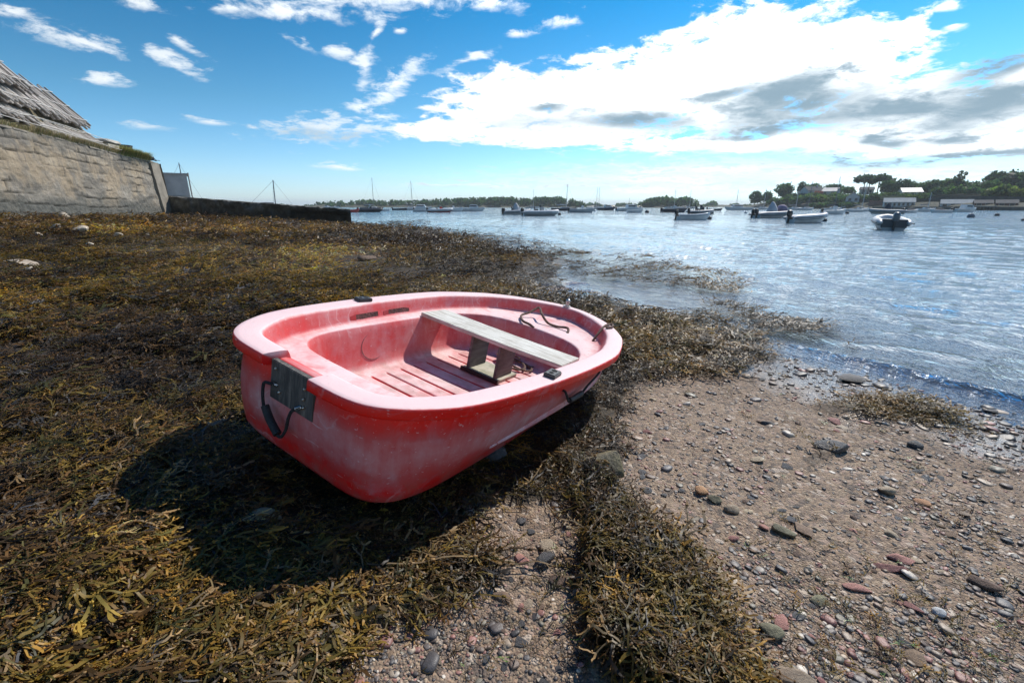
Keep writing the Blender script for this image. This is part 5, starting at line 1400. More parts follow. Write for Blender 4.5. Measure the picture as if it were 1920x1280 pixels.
B_('skiff', 1706, 399, 30, 5, 'pale skiff with a dark hump cover before the long white building', hump=True)
B_('sail', 1734, 397, 26, 0, 'sailing boat by the end of the long white building', top=361, mastm=M_MASTW)
B_('skiff', 1762, 399, 32, 172, 'white skiff with its engine towards the pier', hump=True)
B_('motor', 1808, 397.5, 42, 6, 'white cabin boat in front of the pier')
rt = rib(2.7, 1.6, tube=M_PVCW, hullm=M_GELD, eng=M_ENGG, console=False, seat=False); moor(rt, 1665, 430, 60, 'grey inflatable seen from its stern, nearest boat on the water')
mb = MB(); mb.box((-1.28, 0, .38), (.08, 1.1, .42)); mb.build('transom', M_DECK, rt, bevel=.01)
for x_, y_ in ((.4, .0), (-.3, 0)):
    mb = MB(); mb.box((x_, y_, .55), (.26, 1.1, .05)); mb.build('seat', M_GELD, rt, bevel=.01)
rt = motorboat(5.0, 2.0, eng=False); moor(rt, 612, 390, 5, 'white motorboat roof showing above the jetty')
rt = motorboat(4.6, 1.9, cabin=False, shield=True, eng=False); moor(rt, 628, 390.5, 8, 'white open boat just above the jetty near its end')
rt = sailboat(6.5, PT(511, 337, 62).z - .6); moor(rt, 508, 400, 20, 'sailing boat hidden by the jetty but for its leaning mast', dY=62); rt.rotation_euler = (0, R(2), R(15))
rt = sailboat(6.5, PT(341, 305, 66).z - .6); moor(rt, 344, 400, 20, 'sailing boat hidden behind the white shed but for its mast', dY=66)
def buoy(u, v, px, mat, label):
    p = PZ(u, v, 0); r = pxl(px, p.y) / 2; rt = empty('mooring_buoy', (p.x, p.y, 0))
    mb = MB(); mb.ell((0, 0, r * .35), (r, r, r * .95), 14, 10); mb.build('float', mat, rt)
    mb = MB(); mb.tube([(0, 0, r * 1.2), (0, 0, r * 1.5)], r * .16, 6); n = 10
    mb.tube([(math.cos(2 * math.pi * k / n) * r * .2, 0, r * 1.6 + math.sin(2 * math.pi * k / n) * r * .2) for k in range(n + 1)], r * .06, 5); mb.build('ring', M_STEEL, rt)
    tag(rt, label, 'buoy')
M_BG = pmat('grey_buoy', (.20, .23, .26), .5, (.12, .14, .17), 3); M_BD = pmat('dark_buoy', (.035, .04, .045), .5); M_BW = pmat('white_buoy', (.7, .7, .7), .5)
for u, v, px, mt, lb in ((1213, 399, 7, M_BD, 'dark buoy beside the white cabin boat and its skiff'), (1334, 401, 7, M_BD, 'dark buoy at the bow of the arched inflatable'), (1330, 411, 8, M_BD, 'dark buoy at the bow of the white skiff with an outboard'),
                         (1546, 415, 8, M_BD, 'dark buoy at the bow of the white striped inflatable'), (1588, 401, 6, M_BD, 'small dark buoy beyond the white striped inflatable'), (1820, 408, 11, M_BG, 'round grey buoy, biggest one on the open water'),
                         (1869, 405, 7, M_BD, 'small flat dark buoy before the sea wall with the pier'), (1918, 414, 6, M_BD, 'dark buoy at the edge of the frame'), (1049, 403, 6, M_BD, 'dark buoy off the bow of the big pale inflatable'), (1115, 396.5, 4, M_BW, 'little white buoy near the two side by side masts'), (1398, 400, 5, M_BW, 'little white buoy below the long motor yacht')):
    buoy(u, v, px, mt, lb)

# ------------------------------------------------------------------ trees
def leaf_cloud(blobs, n, size, seed, shell=.55):
    g = np.random.default_rng(seed); B = np.array(blobs, float); vol = (B[:, 3] * B[:, 4] * B[:, 5]) ** .75; k = g.choice(len(B), n, p=vol / vol.sum())
    d = g.normal(size=(n, 3)); d /= np.linalg.norm(d, axis=1)[:, None]; rad = shell + (1 - shell) * g.random(n) ** .6; rad *= np.exp(g.normal(0, .10, n))
    c = B[k, :3] + d * B[k, 3:6] * rad[:, None]
    a = g.normal(size=(n, 3)); a /= np.linalg.norm(a, axis=1)[:, None]; b2 = np.cross(a, d + g.normal(0, .5, (n, 3))); b2 /= np.linalg.norm(b2, axis=1)[:, None] + 1e-9
    s = size * np.exp(g.normal(0, .35, n))[:, None]
    V = np.stack([c - a * s - b2 * s * .6, c + a * s - b2 * s * .5, c + a * s * .8 + b2 * s * .6, c - a * s * .7 + b2 * s * .5], 1).reshape(-1, 3)
    col = np.repeat(np.exp(g.normal(0, .30, n)) * (.8 + .5 * fbm(c[:, 0] * .8 / size / 4, c[:, 2] * .8 / size / 4 + c[:, 1], 2, seed)), 4)
    return V, np.arange(n * 4).reshape(-1, 4), col
m, nt, b = new_mat('tree_foliage'); a = nt.new('ShaderNodeAttribute', attribute_name='col'); nt.l.new(a.outputs['Color'], b.inputs['Base Color']); b.inputs['Roughness'].default_value = .7; b.inputs['Specular IOR Level'].default_value = .25; M_LEAF = m
tl = nt.new('ShaderNodeBsdfTranslucent'); nt.put(tl.inputs[0], nt.mix(1.0, a.outputs['Color'], (1.2, 1.35, .8), 'RGBA', 'MULTIPLY')); ms = nt.new('ShaderNodeMixShader'); ms.inputs[0].default_value = .4; nt.l.new(b.outputs[0], ms.inputs[1]); nt.l.new(tl.outputs[0], ms.inputs[2]); nt.l.new(ms.outputs[0], nt.n['Material Output'].inputs['Surface'])
M_BARK = pmat('grey_brown_bark', (.10, .075, .055), .9, (.05, .04, .03), 3, .5, 10)
FC = {'dark': (.050, .098, .046), 'mid': (.075, .135, .048), 'pine': (.046, .084, .050), 'light': (.085, .13, .035), 'yellow': (.15, .19, .05), 'rose': (.30, .09, .08), 'tan': (.20, .15, .07)}
def tree(name, u, vt, vb, hw, Y, style, colr, label, cat='tree', seed=None, group=None, n=None):
    seed = seed or int(u * 7 + vt); g = np.random.default_rng(seed)
    p = PT(u, vb, Y); top = PT(u, vt, Y).z; H = top - p.z; Rw = pxl(hw, Y); rt = empty(name, p); bl = []
    if style == 'round':
        for q in range(11):
            a = g.uniform(0, 6.3); rr_ = Rw * g.uniform(.1, .62); z = H * g.uniform(.26, .84); s = Rw * g.uniform(.30, .48); bl.append((rr_ * math.cos(a), rr_ * math.sin(a), z, s, s, min(s * .8, H - z)))
        bl.append((0, 0, H * .62, Rw * .62, Rw * .6, H * .36)); low = .45
    elif style == 'pine':
        for q in range(12):
            a = g.uniform(0, 6.3); rr_ = Rw * g.uniform(.2, .82); s = Rw * g.uniform(.24, .36); z = H * (.86 - .30 * (rr_ / Rw) ** 2) + g.normal(0, H * .03); bl.append((rr_ * math.cos(a), rr_ * math.sin(a) * .8, z, s, s, min(H * .13, H - z + .2)))
        low = .72
    elif style == 'cypress':
        for q in range(12):
            z = H * (.30 + .66 * q / 11); s = Rw * (1.05 - .75 * q / 11) * g.uniform(.5, .8); bl.append((g.normal(0, Rw * .28) + Rw * .25 * (q / 11), g.normal(0, Rw * .2), z, s, s * .8, H * .07))
        low = .3
    else:                                     # bush, hedge
        for q in range(9):
            a = g.uniform(0, 6.3); rr_ = Rw * g.uniform(0, .6); z = H * g.uniform(.25, .62); s = Rw * g.uniform(.32, .5); bl.append((rr_ * math.cos(a), rr_ * math.sin(a), z, s, s, min(H - z, H * .42)))
        low = .3
    n = n or int(600 + 900 * min(1, Rw / 8)); V, F, c = leaf_cloud(bl, n, max(.16, Rw * .075), seed)
    colv = c[:, None] * np.array(FC[colr])[None]
    mesh_np('crown', V, F, M_LEAF, cols=colv, smooth=False, parent=rt)
    mb = MB(); r0 = max(.10, H * .028); nt_ = 1 if style != 'pine' else 2
    for q in range(nt_):
        x0 = 0 if nt_ == 1 else (q - .5) * Rw * .35
        mb.tube([(x0, 0, -.4), (x0 + g.normal(0, .1), 0, H * low * .6), (x0 * 1.3 + g.normal(0, .2), 0, H * (low + .12))], [r0, r0 * .8, r0 * .5], 7)
        for l in range(5):
            bq = bl[int(g.integers(len(bl)))]; z0 = H * low * g.uniform(.6, 1.0); mb.tube([(x0, 0, z0), ((x0 + bq[0]) / 2, bq[1] / 2, (z0 + bq[2]) / 2 + .1 * H * .3), (bq[0], bq[1], bq[2])], [r0 * .5, r0 * .35, r0 * .15], 5)
    mb.build('trunk', M_BARK, rt); return tag(rt, label, cat, group)

# ------------------------------------------------------------------ headland
_hu = np.array([1398, 1420, 1450, 1500, 1560, 1640, 1720, 1780, 1850, 1920, 2050, 2250, 2600]); _hY = np.array([300, 285, 265, 240, 215, 185, 165, 150, 138, 128, 112, 95, 78])
_hv = np.array([386, 382, 377, 372, 368, 365, 364, 363.5, 363.5, 364, 362, 358, 350])
rows = []
for u in np.linspace(1398, 2600, 110):
    Y = float(np.interp(u, _hu, _hY)); vt = float(np.interp(u, _hu, _hv)); jit = float(fbm(np.array([u * .02]), np.array([0.0]), 3, 801)[0] - .5)
    def zz_(v, Y_): return PT(u, v, Y_).z
    r_ = [(PT(u, 390, Y).xy, -.6), (PT(u, 390, Y + 1.5).xy, .35)]
    pts = [Vector((*PT(u, 390, Y).xy, -.8)), Vector((*PT(u, 390, Y + 1.5).xy, .4)), Vector((*PT(u, 390, Y + 6).xy, 1.1 + jit))]
    for dY, f in ((12, .25), (23.4, .32), (25.4, .92), (48, 1.0), (85, 1.03)):
        z = zz_(386 - (386 - vt) * f, Y + dY); pts.append(Vector((*PT(u, 390, Y + dY).xy, max(.6, z + jit * .8))))
    pts.append(Vector((*PT(u, 390, Y + 190).xy, -1)))
    rows.append(pts)
mb = MB(); mb.loft(rows, closed=False, cap=False)
tag(mb.build('headland', pmat('headland_scrub', (.034, .038, .018), .95, (.018, .023, .011), .12, .6, 1.0)), kind='structure', label='low headland with houses and trees')
def hp(u, v, dY=0): return PT(u, v, float(np.interp(u, _hu, _hY)) + dY)
def hY(u, d=0): return float(np.interp(u, _hu, _hY)) + d
def strip_wall(name, u0, u1, vb, vt, dY, th, mat, label, cat, n=24):
    mb = MB(); rg = []
    for q in range(n + 1):
        u = u0 + (u1 - u0) * q / n; Y = hY(u, dY); j = float(fbm(np.array([q * .6]), np.array([u * .01]), 3, 811)[0] - .5) * .25
        a = PT(u, vb, Y); c = PT(u, vt, Y); k = PT(u, vt, Y + th); rg.append([Vector((a.x, a.y, min(a.z, 9))), Vector((a.x, a.y, c.z + j)), Vector((k.x, k.y, c.z + j)), Vector((k.x, k.y, a.z))])
    mb.loft(rg); return tag(mb.build(name, mat, sharp=30), label, cat)
M_SW = pmat('dark_sea_wall_stone', (.13, .12, .105), .9, (.06, .058, .052), .8, .8, 3)
strip_wall('harbour_wall', 1636, 2300, 397, 387.5, -1.0, 1.2, M_SW, 'long dark harbour wall at the waterline of the headland', 'wall')
strip_wall('terrace_wall', 1742, 2300, 377, 368.5, 24, .8, pmat('terrace_stone', (.10, .095, .08), .9, (.05, .05, .045), .8, .6, 3), 'dark terrace wall running below the headland trees', 'wall')
strip_wall('brick_wall', 1630, 1670, 387, 376.5, 8, .4, pmat('old_brick', (.26, .10, .075), .9, (.15, .07, .055), 1.5, .4, 6), 'reddish brick wall beside the long white building', 'wall')
def house(u0, u1, vb, ve, vr, dY, D, wallm, roofm, label, gable=False, nwin=3, chim=False, name='house', skew=0.0):
    Y = hY((u0 + u1) / 2, dY); a, c = PT(u0, vb, Y), PT(u1, vb, Y); ze = PT(u0, ve, Y).z; zr = PT(u0, vr, Y).z; zb = a.z - .6
    az = math.atan2((a.x + c.x) / 2, Y); w = (c - a).to_2d().length * math.cos(az); rt = empty(name, ((a.x + c.x) / 2, Y + D / 2, zb)); he, hr = ze - zb, zr - zb; x, y = w / 2, D / 2; o = .25
    rt.rotation_euler = (0, 0, skew - az * .9)
    mb = MB()
    if gable:      # gable end towards the bay
        mb.add([(-x, -y, 0), (x, -y, 0), (x, -y, he), (0, -y, hr), (-x, -y, he), (-x, y, 0), (x, y, 0), (x, y, he), (0, y, hr), (-x, y, he)], [(0, 1, 2, 3, 4), (6, 5, 9, 8, 7), (1, 6, 7, 2), (5, 0, 4, 9)])
    else:
        mb.add([(-x, -y, 0), (x, -y, 0), (x, y, 0), (-x, y, 0), (-x, -y, he), (x, -y, he), (x, y, he), (-x, y, he), (-x, 0, hr), (x, 0, hr)], [(0, 1, 5, 4), (2, 3, 7, 6), (1, 2, 6, 9, 5), (3, 0, 4, 8, 7)])
    mb.build('wall', wallm, rt, smooth=False)
    mb = MB(); t = .12
    if gable:
        for s in (-1, 1): mb.add([(0, -y - o, hr + .05), (s * (x + o), -y - o, he - .1), (s * (x + o), y + o, he - .1), (0, y + o, hr + .05), (0, -y - o, hr + .05 + t), (s * (x + o), -y - o, he - .1 + t), (s * (x + o), y + o, he - .1 + t), (0, y + o, hr + .05 + t)], [(0, 1, 2, 3), (4, 7, 6, 5), (0, 4, 5, 1), (1, 5, 6, 2), (2, 6, 7, 3)])
    else:
        for s in (-1, 1): mb.add([(-x - o, 0, hr + .05), (x + o, 0, hr + .05), (x + o, s * (y + o), he - .1), (-x - o, s * (y + o), he - .1), (-x - o, 0, hr + .05 + t), (x + o, 0, hr + .05 + t), (x + o, s * (y + o), he - .1 + t), (-x - o, s * (y + o), he - .1 + t)], [(0, 1, 2, 3), (4, 7, 6, 5), (0, 3, 7, 4), (1, 5, 6, 2), (3, 2, 6, 7)])
    rf = mb.build('roof', roofm, rt, smooth=False)
    if chim:
        mb = MB(); mb.box((x * .6, 0, hr + .3), (.7, .6, 1.3)); mb.build('chimney', wallm, rf)
    for q in range(nwin):
        xx = -x + (q + .5) * 2 * x / nwin; ww = min(1.0, 2 * x / nwin * .5); zc = he * .62
        mb = MB(); mb.box((xx, -y - .01, zc), (ww + .16, .05, 1.25)); wf = mb.build('window', M_WHITE if wallm is not M_WHITE else M_GELD, rt, smooth=False)
        mb = MB(); mb.box((xx, -y - .035, zc), (ww, .03, 1.08)); mb.build('pane', M_GLAS, wf, smooth=False)
    return tag(rt, label, 'house' if name == 'house' else 'building')
M_SLATE = pmat('slate_roof', (.085, .09, .10), .9, (.06, .063, .07), 1.5, spec=.2); M_PALER = pmat('pale_metal_roof', (.40, .41, .41), .6, (.32, .33, .34), .6); M_CREAM = pmat('cream_render', (.62, .58, .50), .85, (.52, .48, .42), .6); M_DRED = pmat('dull_red_boards', (.20, .075, .06), .8, (.12, .05, .045), 1.0)
M_BLUER = pmat('pale_blue_roof', (.27, .31, .34), .85, (.20, .24, .27), .6, spec=.2)
house(1512, 1547, 365, 357.5, 349.5, 30, 8, M_WHITE, M_SLATE, 'white house with a grey slate roof, among trees on the headland tip', nwin=3, chim=True, skew=.5)
house(1551, 1580, 365, 358.5, 352, 34, 7, M_WHITE, M_PALER, 'white house with a pale roof beside the slate roofed one', nwin=2, skew=-.3)
house(1597, 1621, 380, 369, 361, 14, 8, M_WHITE, M_SLATE, 'white gabled house low on the shore below the umbrella pines', gable=True, nwin=2)
house(1622, 1648, 362, 355, 350.5, 52, 8, M_CREAM, M_SLATE, 'dark roofed house half hidden behind the umbrella pines', nwin=2)
house(1668, 1727, 387, 379, 371.5, 7, 7, M_WHITE, M_BLUER, 'long white building with a row of windows and a pale roof', nwin=7, name='building')
house(1703, 1742, 364, 360, 352, 30, 9, M_CREAM, M_PALER, 'house with a bright sunlit roof above the long white building', nwin=3, skew=.15)
house(1777, 1838, 387, 382, 374.5, 10, 6, M_WHITE, M_BLUER, 'long low boat shed with a pale blue roof behind the pier', nwin=4, name='building')
house(1842, 1876, 388, 381, 375.5, 10, 6, M_DRED, M_SLATE, 'dull red shed next to the pale blue roofed boat shed', nwin=2, name='building')
house(1884, 1925, 388, 381, 375, 10, 6, M_DRED, M_SLATE, 'second dull red shed, cut by the frame edge', nwin=2, name='building')
pr = empty('pier', PZ(1838, 396, 0)); Yp = hY(1838, -5); pr.location = (PT(1838, 390, Yp).x, Yp, 0)
wp_ = pxl(38, Yp); mb = MB(); mb.box((0, 0, PT(1838, 387, Yp).z), (wp_, 3.0, .22)); mb.build('deck', pmat('pier_planks', (.34, .33, .31), .85, (.24, .23, .22), 1.0), pr, bevel=.02)
for q in range(7):
    for s in (-1, 1):
        mb = MB(); x_ = (q - 3) * wp_ / 6.4; mb.tube([(x_, s * 1.3, -1), (x_, s * 1.3, PT(1838, 387, Yp).z - .1)], .14, 7); mb.build('post', M_BARK, pr)
tag(pr, 'small wooden pier on posts in front of the boat sheds', 'pier')
# trees and bushes of the headland
for a in ((1414, 357, 384, 15, 6, 'round', 'dark', 'round dark tree at the very tip of the headland'), (1437, 358, 384, 13, 14, 'round', 'dark', 'lower bushy tree leaning on the tip tree'),
          (1470, 344, 375, 19, 22, 'round', 'dark', 'large dark tree left of the twin round crowned tree'), (1500, 339, 374, 11, 26, 'round', 'pine', 'tall slim tree with a round crown between the big dark tree and the houses'),
          (1526, 345, 362, 15, 48, 'round', 'mid', 'tree rising behind the slate roofed house'), (1562, 346, 362, 17, 55, 'round', 'dark', 'low dark trees behind the two white houses'), (1590, 350, 364, 13, 50, 'round', 'mid', 'small tree between the houses and the umbrella pines'),
          (1622, 328, 363, 23, 40, 'pine', 'pine', 'umbrella pine with a wide flat crown, first of the pair'), (1648, 327, 363, 20, 42, 'pine', 'pine', 'umbrella pine with bare trunks, second of the pair'),
          (1668, 337, 366, 20, 36, 'round', 'dark', 'dark bushy tree just past the umbrella pines'), (1696, 335, 366, 17, 40, 'round', 'pine', 'dark pointed tree behind the bright roof'), (1716, 341, 364, 14, 58, 'round', 'dark', 'dark tree right above the bright roof'),
          (1744, 337, 367, 20, 40, 'round', 'dark', 'broad dark tree past the bright roof'), (1768, 335, 368, 19, 48, 'round', 'mid', 'green tree before the wind bent cypress'), (1788, 321, 368, 17, 44, 'cypress', 'pine', 'wind bent cypress, the tallest tree on the headland'),
          (1806, 338, 369, 18, 50, 'round', 'dark', 'dark tree behind the wind bent cypress'), (1832, 340, 370, 22, 42, 'round', 'dark', 'dark rounded tree between cypress and dome tree'), (1876, 320, 370, 34, 62, 'round', 'pine', 'huge dome shaped tree behind the clipped bush'),
          (1925, 322, 372, 28, 60, 'round', 'dark', 'big dark tree cut by the frame edge'), (1990, 318, 375, 36, 55, 'round', 'mid', 'broad tree beyond the frame edge'), (1850, 338, 371, 18, 50, 'round', 'mid', 'mid green tree beside the huge dome shaped one')):
    u, vt, vb, hw, dY, st, c, lb = a; tree('tree', u, vt, vb, hw, hY(u, dY), st, c, lb)
for a in ((1790, 347, 372, 19, 31, 'mid', 'tall bush under the wind bent cypress'), (1822, 349, 371, 18, 30, 'dark', 'dark bush left of the clipped dome bush'), (1877, 346, 371, 31, 27, 'light', 'big clipped dome bush, light green, on the terrace wall'), (1915, 349, 372, 22, 26, 'yellow', 'yellow green bush at the frame edge'),
          (1757, 350, 370, 20, 30, 'dark', 'dark bush above the start of the terrace wall'), (1532, 358, 367, 9, 24, 'rose', 'reddish flowering bush before the slate roofed house'), (1520, 364, 375, 18, 14, 'mid', 'green bush on the slope under the slate roofed house'), (1545, 366, 378, 19, 12, 'light', 'light green bush on the slope under the white houses'),
          (1575, 365, 379, 20, 14, 'mid', 'green bush left of the gabled shore house'), (1490, 367, 381, 22, 10, 'mid', 'low scrub below the big dark tree'), (1455, 372, 384, 20, 8, 'dark', 'low dark scrub near the headland tip'), (1638, 364, 378, 18, 16, 'dark', 'dark bush right of the gabled shore house'), (1660, 361, 371, 15, 28, 'mid', 'green bush above the dry grass'), (1585, 378, 390, 22, 5, 'dark', 'dark scrub at the waterline left of the gabled house'), (1540, 379, 391, 24, 5, 'dark', 'dark scrub at the waterline under the white houses')):
    u, vt, vb, hw, dY, c, lb = a; tree('bush', u, vt, vb, hw, hY(u, dY), 'bush', c, lb, 'bush')
gsc = np.random.default_rng(77)
for k in range(26):
    u = 1478 + k * 10.5 + gsc.uniform(-4, 4); dv = gsc.uniform(-2, 3)
    tree('bush', u, 361 + dv, 371 + dv, gsc.uniform(8, 13), hY(u, gsc.uniform(17, 24)), 'bush', ('mid', 'dark', 'light', 'dark')[k % 4], 'low rounded bush filling the green slope between the headland houses', 'bush', group='bushes filling the headland slope', seed=900 + k, n=320)
for k in range(22):
    u = 1690 + k * 14 + gsc.uniform(-5, 5)
    tree('tree', u, 343 + gsc.uniform(-4, 6), 369, gsc.uniform(11, 16), hY(u, gsc.uniform(58, 75)), 'round', ('dark', 'mid', 'pine')[k % 3], 'one of the crowded trees forming the continuous green belt on the headland', 'tree', group='trees of the headland belt', seed=950 + k, n=500)
strip_wall('field', 1650, 1705, 373.5, 367.5, 16, 8, pmat('dry_field_grass', (.42, .32, .17), .95, (.30, .23, .12), .5), '', 'field')
fo = [o for o in bpy.data.objects if o.name == 'field'][0]; fo['kind'] = 'structure'; del fo['category']
# ------------------------------------------------------------------ far wooded islands
def wooded(prof, vb, Y, seed, label, nb, nq, tone='dark'):
    us = [p[0] for p in prof]; vs = [p[1] for p in prof]; g = np.random.default_rng(seed); bl = []
    for q in range(nb):
        u = g.uniform(us[0], us[-1]); vt = float(np.interp(u, us, vs)) + abs(g.normal(0, 1.2)); Yq = Y + g.uniform(-6, 30); p = PT(u, vb, Yq); H = PT(u, vt, Yq).z
        if H < 1.2: continue
        s = pxl(g.uniform(5, 9), Yq); s = min(s, H * .8)
        bl.append((p.x, p.y, H - s * .75, s, s, s * .75)); bl.append((p.x + g.normal(0, s * .4), p.y, H * .35, s, s, H * .4))
    V, F, c = leaf_cloud(bl, nq, .0021 * Y, seed, .5)
    V[:, 2] = np.maximum(V[:, 2], .05)
    tag(mesh_np('far_wood', V, F, M_LEAF, cols=c[:, None] * np.array(FC[tone])[None], smooth=False), kind='stuff', label=label)
    rows = []
    for u in np.linspace(us[0] - 6, us[-1] + 6, 40):
        e = min(1, (u - us[0] + 6) / 20, (us[-1] + 6 - u) / 20); a = PT(u, vb, Y - 10); rows.append([Vector((a.x, Y - 10, -.5)), Vector((a.x, Y - 8, .1 + .5 * e)), Vector((a.x * 1.03, Y + 15, .3 + 2 * e)), Vector((a.x * 1.1, Y + 45, -.5))])
    mb = MB(); mb.loft(rows, closed=False, cap=False); tag(mb.build('island', pmat('island_shore', (.10, .095, .06), .95, (.05, .05, .035), .1)), kind='structure', label='low shore under the far wood')
wooded([(560, 385), (590, 380), (620, 376.5), (700, 374), (760, 375.5), (800, 373), (850, 371), (900, 369), (950, 368.5), (990, 371), (1020, 368), (1050, 368), (1075, 373), (1097, 382)], 388.5, 430, 41, 'dark wood covering the long island', 130, 12000)
wooded([(1196, 381), (1212, 373), (1238, 367), (1262, 370), (1290, 369), (1300, 373), (1308, 380)], 388.5, 390, 42, 'dark wood on the smaller island', 34, 3600)
wooded([(1094, 383), (1110, 379.5), (1130, 383), (1150, 384), (1175, 379), (1196, 383)], 388.3, 620, 43, 'low far trees between the two wooded islands', 26, 1500)
wooded([(1306, 384), (1322, 383), (1340, 376.5), (1350, 383), (1375, 381), (1410, 383.5)], 388.3, 560, 44, 'low far trees between the smaller island and the headland', 24, 1500)
wooded([(500, 386), (530, 383.5), (560, 385)], 388, 900, 45, 'faint far trees at the horizon behind the jetty', 10, 500)
# ------------------------------------------------------------------ sky, sun, camera
SUN_AZ, SUN_EL = R(42), R(46)
world = bpy.data.worlds.new('World'); SC.world = world; world.use_nodes = True
nt = NT(world.node_tree); bg = nt.n['Background']
sky = nt.new('ShaderNodeTexSky', sky_type='NISHITA'); sky.sun_disc = False
sky.sun_elevation = SUN_EL; sky.sun_rotation = SUN_AZ; sky.air_density = 1.0; sky.dust_density = .0; sky.ozone_density = 4.0; sky.altitude = 0
tc = nt.new('ShaderNodeTexCoord'); D = tc.outputs['Generated']
nd = nt.new('ShaderNodeVectorMath', operation='NORMALIZE'); nt.l.new(D, nd.inputs[0]); D = nd.outputs[0]
sx = nt.new('ShaderNodeSeparateXYZ'); nt.l.new(D, sx.inputs[0]); X, Y, Z = sx.outputs
ya = nt.math('MAXIMUM', nt.math('ABSOLUTE', Y), .12)
def comb(x, y, z=0.0):
    c = nt.new('ShaderNodeCombineXYZ'); nt.put(c.inputs[0], x); nt.put(c.inputs[1], y); nt.put(c.inputs[2], z); return c.outputs[0]
zk = nt.math('ADD', nt.math('MAXIMUM', Z, 0.0), .16)
Q = comb(nt.math('DIVIDE', X, zk), nt.math('DIVIDE', Y, zk), 3.7)
fq = nt.noise(Q, 6.5, 8, .66, .25)
fl = nt.noise(Q, 1.5, 3, .5)
fc = nt.math('SUBTRACT', fq, .5)
fd2 = nt.math('SUBTRACT', fl, .5)
GX = nt.math('ADD', nt.math('DIVIDE', X, ya), nt.math('MULTIPLY', fd2, .14))
GZ = nt.math('ADD', nt.math('DIVIDE', Z, ya), nt.math('MULTIPLY', nt.math('ADD', fd2, nt.math('MULTIPLY', fc, .4)), -.05))
GV = comb(GX, GZ)
def gn(u, v):
    d = ray(u, v); return d[0] / d[1], d[2] / d[1]
def ell(u, v, ru, rv, ang=0, w=1.0):
    cx, cz = gn(u, v); ax, _ = gn(u + ru, v); _, bz = gn(u, v - rv)
    mp = nt.new('ShaderNodeMapping', vector_type='TEXTURE'); nt.l.new(GV, mp.inputs[0])
    mp.inputs['Location'].default_value = (cx, cz, 0); mp.inputs['Rotation'].default_value = (0, 0, R(ang)); mp.inputs['Scale'].default_value = (abs(ax - cx), abs(bz - cz), 1)
    ln = nt.new('ShaderNodeVectorMath', operation='LENGTH'); nt.l.new(mp.outputs[0], ln.inputs[0]); return ln.outputs['Value']
def union(lst):
    o = None
    for e in lst:
        o = ell(*e) if o is None else nt.math('MINIMUM', o, ell(*e))
    return nt.math('SUBTRACT', 1.0, o)
BIG = [(830, 240, 110, 32, 3), (960, 195, 170, 75, 8), (1130, 175, 190, 95, 14), (1290, 150, 220, 120, 12), (1440, 95, 200, 120), (1560, 130, 220, 130), (1720, 215, 260, 110), (1880, 215, 200, 80), (1935, 140, 110, 60, 28), (2150, 190, 300, 150), (1040, 245, 270, 32),
       (1700, 60, 60, 40, 40), (1400, 205, 190, 62), (1800, -360, 520, 150), (2350, -150, 320, 200), (1050, -420, 300, 110), (1450, 268, 420, 24), (1850, 270, 300, 40)]
MID = [(615, 243, 135, 30, 2), (680, 205, 60, 18, -20), (735, 160, 90, 24, 25), (690, 122, 52, 20, 48), (640, 100, 50, 14, -10), (720, 70, 30, 10, 40), (540, 18, 190, 28, -4), (720, 0, 260, 30), (900, 4, 80, 16), (440, 18, 60, 14),
       (120, 68, 130, 24, -14), (318, 112, 70, 20, -22), (186, 146, 58, 14, -4), (345, 82, 40, 14, -30), (25, 25, 60, 12, -5), (260, 8, 70, 18, -4), (1065, 42, 42, 14, 18), (985, 72, 30, 8), (770, 66, 15, 8), (1785, 48, 28, 14), (1765, 12, 46, 9, 12), (890, 120, 60, 12, 20),
       (-250, 60, 160, 40), (-420, 220, 200, 30), (2300, 40, 200, 40), (570, 85, 36, 12, -20)]
THIN = [(285, 241, 62, 8, -3), (395, 230, 54, 8, -8), (620, 309, 62, 9, -3), (1340, 316, 420, 13, 1), (1620, 303, 380, 20, 2), (1800, 330, 330, 20), (1120, 350, 340, 8), (1560, 352, 460, 13), (860, 345, 160, 6), (1380, 268, 60, 10), (1640, 325, 620, 46), (1250, 338, 420, 26), (2100, 300, 350, 50), (-200, 330, 300, 10)]
big = union(BIG); mid = union(MID); thin = union(THIN)
aB = nt.rng(nt.math('MULTIPLY_ADD', fc, 2.2, big), .0, .42, 0, 1, True)
aM = nt.math('MULTIPLY', nt.rng(nt.math('MULTIPLY_ADD', fc, 4.6, mid), -.05, 1.15, 0, 1, True), .93)
aT = nt.math('MULTIPLY', nt.rng(nt.math('MULTIPLY_ADD', fc, 3.2, thin), -.1, 1.3, 0, 1, True), .92)
alpha = nt.math('MAXIMUM', aB, nt.math('MAXIMUM', aM, aT))
GREY = [(1475, 165, 120, 58, 28), (1510, 195, 85, 22, 8), (1340, 170, 80, 20, 10), (1185, 225, 75, 14), (1020, 200, 45, 10), (1690, 208, 135, 24, 8), (1865, 196, 135, 36, 14), (1890, 125, 75, 30, 18), (1440, 245, 120, 11, 6), (1780, 262, 60, 10), (1800, 296, 230, 13, 3), (1600, 300, 120, 8), (1650, 262, 60, 10), (2200, 200, 220, 50)]
gr = union(GREY)
shade = nt.rng(nt.math('MULTIPLY_ADD', fc, 2.0, gr), -.75, .80, 0, 1, True)
core = nt.rng(nt.math('MULTIPLY_ADD', fc, 2.2, big), .15, .95, 0, 1, True)
cl = nt.mix(core, (.98, 1.0, 1.01), (2.3, 2.3, 2.28))
